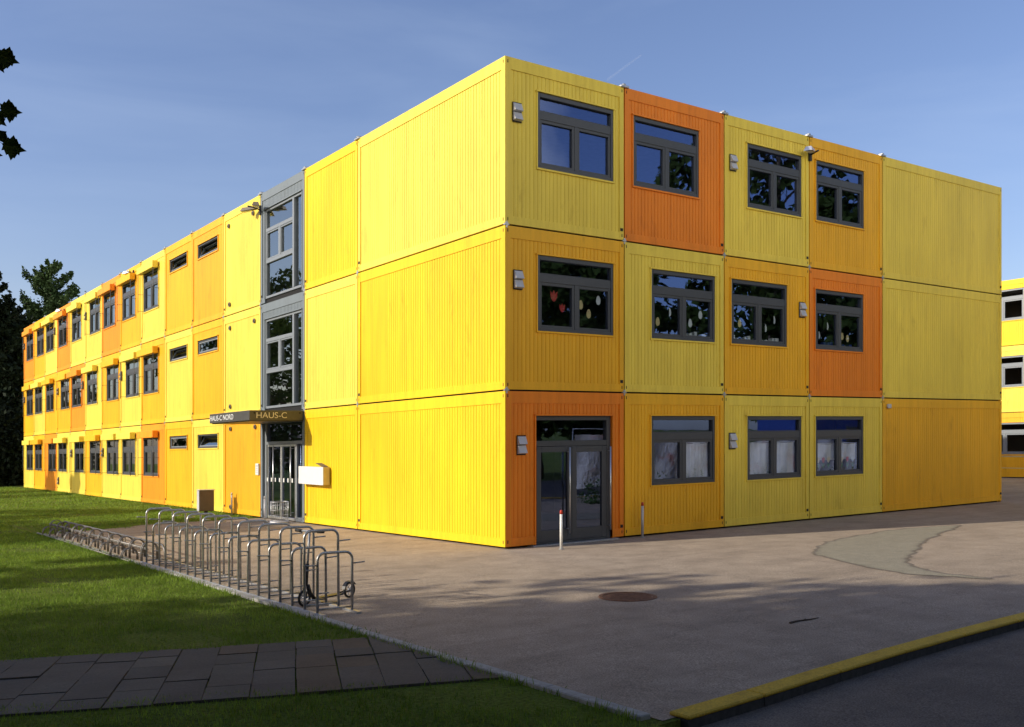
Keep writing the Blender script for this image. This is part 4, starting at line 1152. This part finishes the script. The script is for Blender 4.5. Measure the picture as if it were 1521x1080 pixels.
# ------------------------------------------------------------------ lawn blades
def lawn():
    rg = np.random.RandomState(4); allv = []
    def patchv(x0, x1, y0, y1, dens, hh, ww, cond=None):
        n = int((x1-x0)*(y1-y0)*dens); x = rg.uniform(x0,x1,n); y = rg.uniform(y0,y1,n)
        dx, dy = x-CAMX, y-CAMY; d = dx*VV[0]+dy*VV[1]; u = (dx*RV[0]+dy*RV[1])/np.maximum(d,.01)
        k = (d > 4) & (u > -.56) & (u < .56)
        if cond is not None: k &= cond(x,y)
        bare = np.sin(x*1.7+1.3*np.sin(y*.9))+np.sin(y*1.3+1.7*np.sin(x*.8+2))+.6*np.sin(x*5.1+y*3.3)
        k &= (bare < 1.55) | (rg.uniform(0,1,len(x)) < .25)
        x, y = x[k], y[k]; n = len(x)
        cl = .55+.45*np.sin(x*3.1+np.sin(y*2.3)*2)*np.sin(y*2.7+np.sin(x*1.9)*2)
        h = hh*rg.uniform(.5,1.3,n)*(.7+.6*cl); w = ww*rg.uniform(.7,1.3,n)
        a = rg.uniform(0,2*PI,n); lean = rg.uniform(0,.8,n)*h; b = rg.uniform(0,2*PI,n)
        z = 0.0157*x-0.0114*y-.008
        P = np.stack([x,y,z],1); wv = np.stack([np.cos(a)*w*.5,np.sin(a)*w*.5,np.zeros(n)],1)
        tip = P+np.stack([np.cos(b)*lean,np.sin(b)*lean,h],1)
        allv.append(np.stack([P-wv,P+wv,tip],1).reshape(-1,3))
    pth = lambda x, y: ~((y < -5.42-.393*(x+5.4)+.0) & (y > -7.46-.493*(x+5.4)))
    patchv(-13, -5.40, -9.8, 0, 1500, .042, .008, pth)
    patchv(-10, -5.40, 0, 6, 1100, .045, .011)
    patchv(-9, -5.45, 6, 14, 600, .05, .015)
    patchv(-5.3, -.25, 10.3, 22, 420, .05, .017, lambda x,y: y > 10.35+np.where(x > -3.2,.8,.0)+rg.uniform(-.2,.3,len(x)))
    patchv(-9, -5.3, 14, 24, 300, .055, .02)
    patchv(-8, -.2, 22, 46, 90, .06, .035)
    # taller weeds against the edging
    patchv(-5.47, -5.38, -9, 9.5, 1500, .07, .010)
    patchv(-.22, -.03, 11.2, 43, 500, .09, .016)
    patchv(-5.36, -5.25, -8.5, 9.5, 160, .05, .010)
    o = raw_mesh('grass', np.concatenate(allv), 3, M['grass'], None); tag(o, 'short mown green grass of the lawn beside the yard', 'grass', kind='stuff')
lawn()
# thin contrail high in the sky
m = MB()
def skyp(px, py, d):
    u = (px-760.5)/1464; h = (660.6-py)/1464
    return (CAMX+d*(VV[0]+u*RV[0]), CAMY+d*(VV[1]+u*RV[1]), CAMZ+d*h)
m.tube([skyp(903,118,6000), skyp(952,82,6400)], 7, 8, r2=5)
mc, nt, b = newmat('thin_vapour'); b.inputs['Base Color'].default_value = (.8,.8,.8,1); b.inputs['Alpha'].default_value = .03
p = skyp(903,118,6000)
o = m.build('contrail', mc, origin=p); tag(o, 'faint thin white contrail in the blue sky above the corner', 'contrail')

# ------------------------------------------------------------------ light
SUN_EL, SUN_AZ = math.radians(22.5), math.radians(180-17)      # azimuth of the sun seen from the scene, from +X counter-clockwise
sd = Vector((math.cos(SUN_AZ)*math.cos(SUN_EL), math.sin(SUN_AZ)*math.cos(SUN_EL), math.sin(SUN_EL)))
L = bpy.data.lights.new('sun', 'SUN'); L.energy = 4.2; L.angle = math.radians(.53); L.color = (1, .91, .76)
lo = bpy.data.objects.new('sun', L); COL.objects.link(lo); lo.rotation_euler = sd.to_track_quat('Z','Y').to_euler(); lo.location = (-30, 10, 30)
w = bpy.data.worlds.new('World'); sc.world = w; w.use_nodes = True; nt = w.node_tree
bg = nt.nodes['Background']; sky = nt.nodes.new('ShaderNodeTexSky'); sky.sky_type = 'NISHITA'; sky.sun_disc = False
sky.sun_elevation = SUN_EL; sky.sun_rotation = math.atan2(sd.x, sd.y)
sky.air_density = 1.1; sky.dust_density = 1.8; sky.ozone_density = 1.6; sky.altitude = 300
tc = nt.nodes.new('ShaderNodeTexCoord'); mp = nt.nodes.new('ShaderNodeMapping'); mp.inputs['Scale'].default_value = (1.2, 1.2, 5.5); mp.inputs['Rotation'].default_value = (.18, .1, .3)
nz = nt.nodes.new('ShaderNodeTexNoise'); nz.inputs['Scale'].default_value = 2.2; nz.inputs['Detail'].default_value = 7; nz.inputs['Roughness'].default_value = .55; nz.inputs['Distortion'].default_value = .5
nt.links.new(tc.outputs['Generated'], mp.inputs[0]); nt.links.new(mp.outputs[0], nz.inputs['Vector'])
cr = nt.nodes.new('ShaderNodeValToRGB'); cr.color_ramp.elements[0].position = .42; cr.color_ramp.elements[0].color = (0,0,0,1); cr.color_ramp.elements[1].position = .85; cr.color_ramp.elements[1].color = (.16,.16,.16,1)
nt.links.new(nz.outputs[0], cr.inputs[0])
mx = nt.nodes.new('ShaderNodeMixRGB'); mx.inputs[2].default_value = (5.0, 6.0, 7.6, 1)
tn = nt.nodes.new('ShaderNodeMixRGB'); tn.blend_type = 'MULTIPLY'; tn.inputs[0].default_value = 1; tn.inputs[2].default_value = (1.08, 1.06, 1.28, 1)
nt.links.new(sky.outputs[0], tn.inputs[1])
nt.links.new(cr.outputs[0], mx.inputs[0]); nt.links.new(tn.outputs[0], mx.inputs[1])
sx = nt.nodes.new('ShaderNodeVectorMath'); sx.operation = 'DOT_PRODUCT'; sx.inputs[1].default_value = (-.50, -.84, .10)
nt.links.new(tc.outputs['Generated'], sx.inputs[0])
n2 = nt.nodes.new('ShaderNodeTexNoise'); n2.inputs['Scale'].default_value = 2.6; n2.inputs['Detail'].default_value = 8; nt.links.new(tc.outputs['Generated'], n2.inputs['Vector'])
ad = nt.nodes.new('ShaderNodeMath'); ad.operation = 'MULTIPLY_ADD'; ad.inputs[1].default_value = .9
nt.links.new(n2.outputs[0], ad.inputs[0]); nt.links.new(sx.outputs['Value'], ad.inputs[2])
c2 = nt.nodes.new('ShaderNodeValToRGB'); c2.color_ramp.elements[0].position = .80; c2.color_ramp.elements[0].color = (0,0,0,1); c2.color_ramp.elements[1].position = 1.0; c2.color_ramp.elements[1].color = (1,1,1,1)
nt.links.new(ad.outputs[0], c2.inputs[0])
# added cloud bank behind the camera, kept low, brightens the shaded facade
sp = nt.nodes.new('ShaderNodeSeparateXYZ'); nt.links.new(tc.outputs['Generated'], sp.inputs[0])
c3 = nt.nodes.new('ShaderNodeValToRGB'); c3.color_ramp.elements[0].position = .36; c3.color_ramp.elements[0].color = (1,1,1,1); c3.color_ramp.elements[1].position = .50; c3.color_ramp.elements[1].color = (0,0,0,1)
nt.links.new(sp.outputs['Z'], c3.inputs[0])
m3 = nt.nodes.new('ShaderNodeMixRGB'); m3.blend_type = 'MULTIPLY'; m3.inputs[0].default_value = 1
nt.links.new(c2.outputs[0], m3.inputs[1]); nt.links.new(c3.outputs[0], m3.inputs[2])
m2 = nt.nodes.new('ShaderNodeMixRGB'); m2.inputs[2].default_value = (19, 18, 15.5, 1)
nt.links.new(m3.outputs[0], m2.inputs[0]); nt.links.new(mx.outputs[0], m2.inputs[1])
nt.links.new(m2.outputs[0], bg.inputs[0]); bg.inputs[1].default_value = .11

# ------------------------------------------------------------------ camera
cam = bpy.data.cameras.new('camera'); co = bpy.data.objects.new('camera', cam); COL.objects.link(co)
cam.sensor_width = 36; cam.lens = 1464/1521*36; cam.shift_y = (660.6-540)/1521
co.location = (CAMX, CAMY, CAMZ); co.rotation_euler = (PI/2, 0, TH-PI/2)
cam.clip_start = .1; cam.clip_end = 20000
sc.camera = co
sc.view_settings.view_transform = 'Standard'; sc.view_settings.look = 'None'; sc.view_settings.gamma = 1
sc.view_settings.exposure = .3
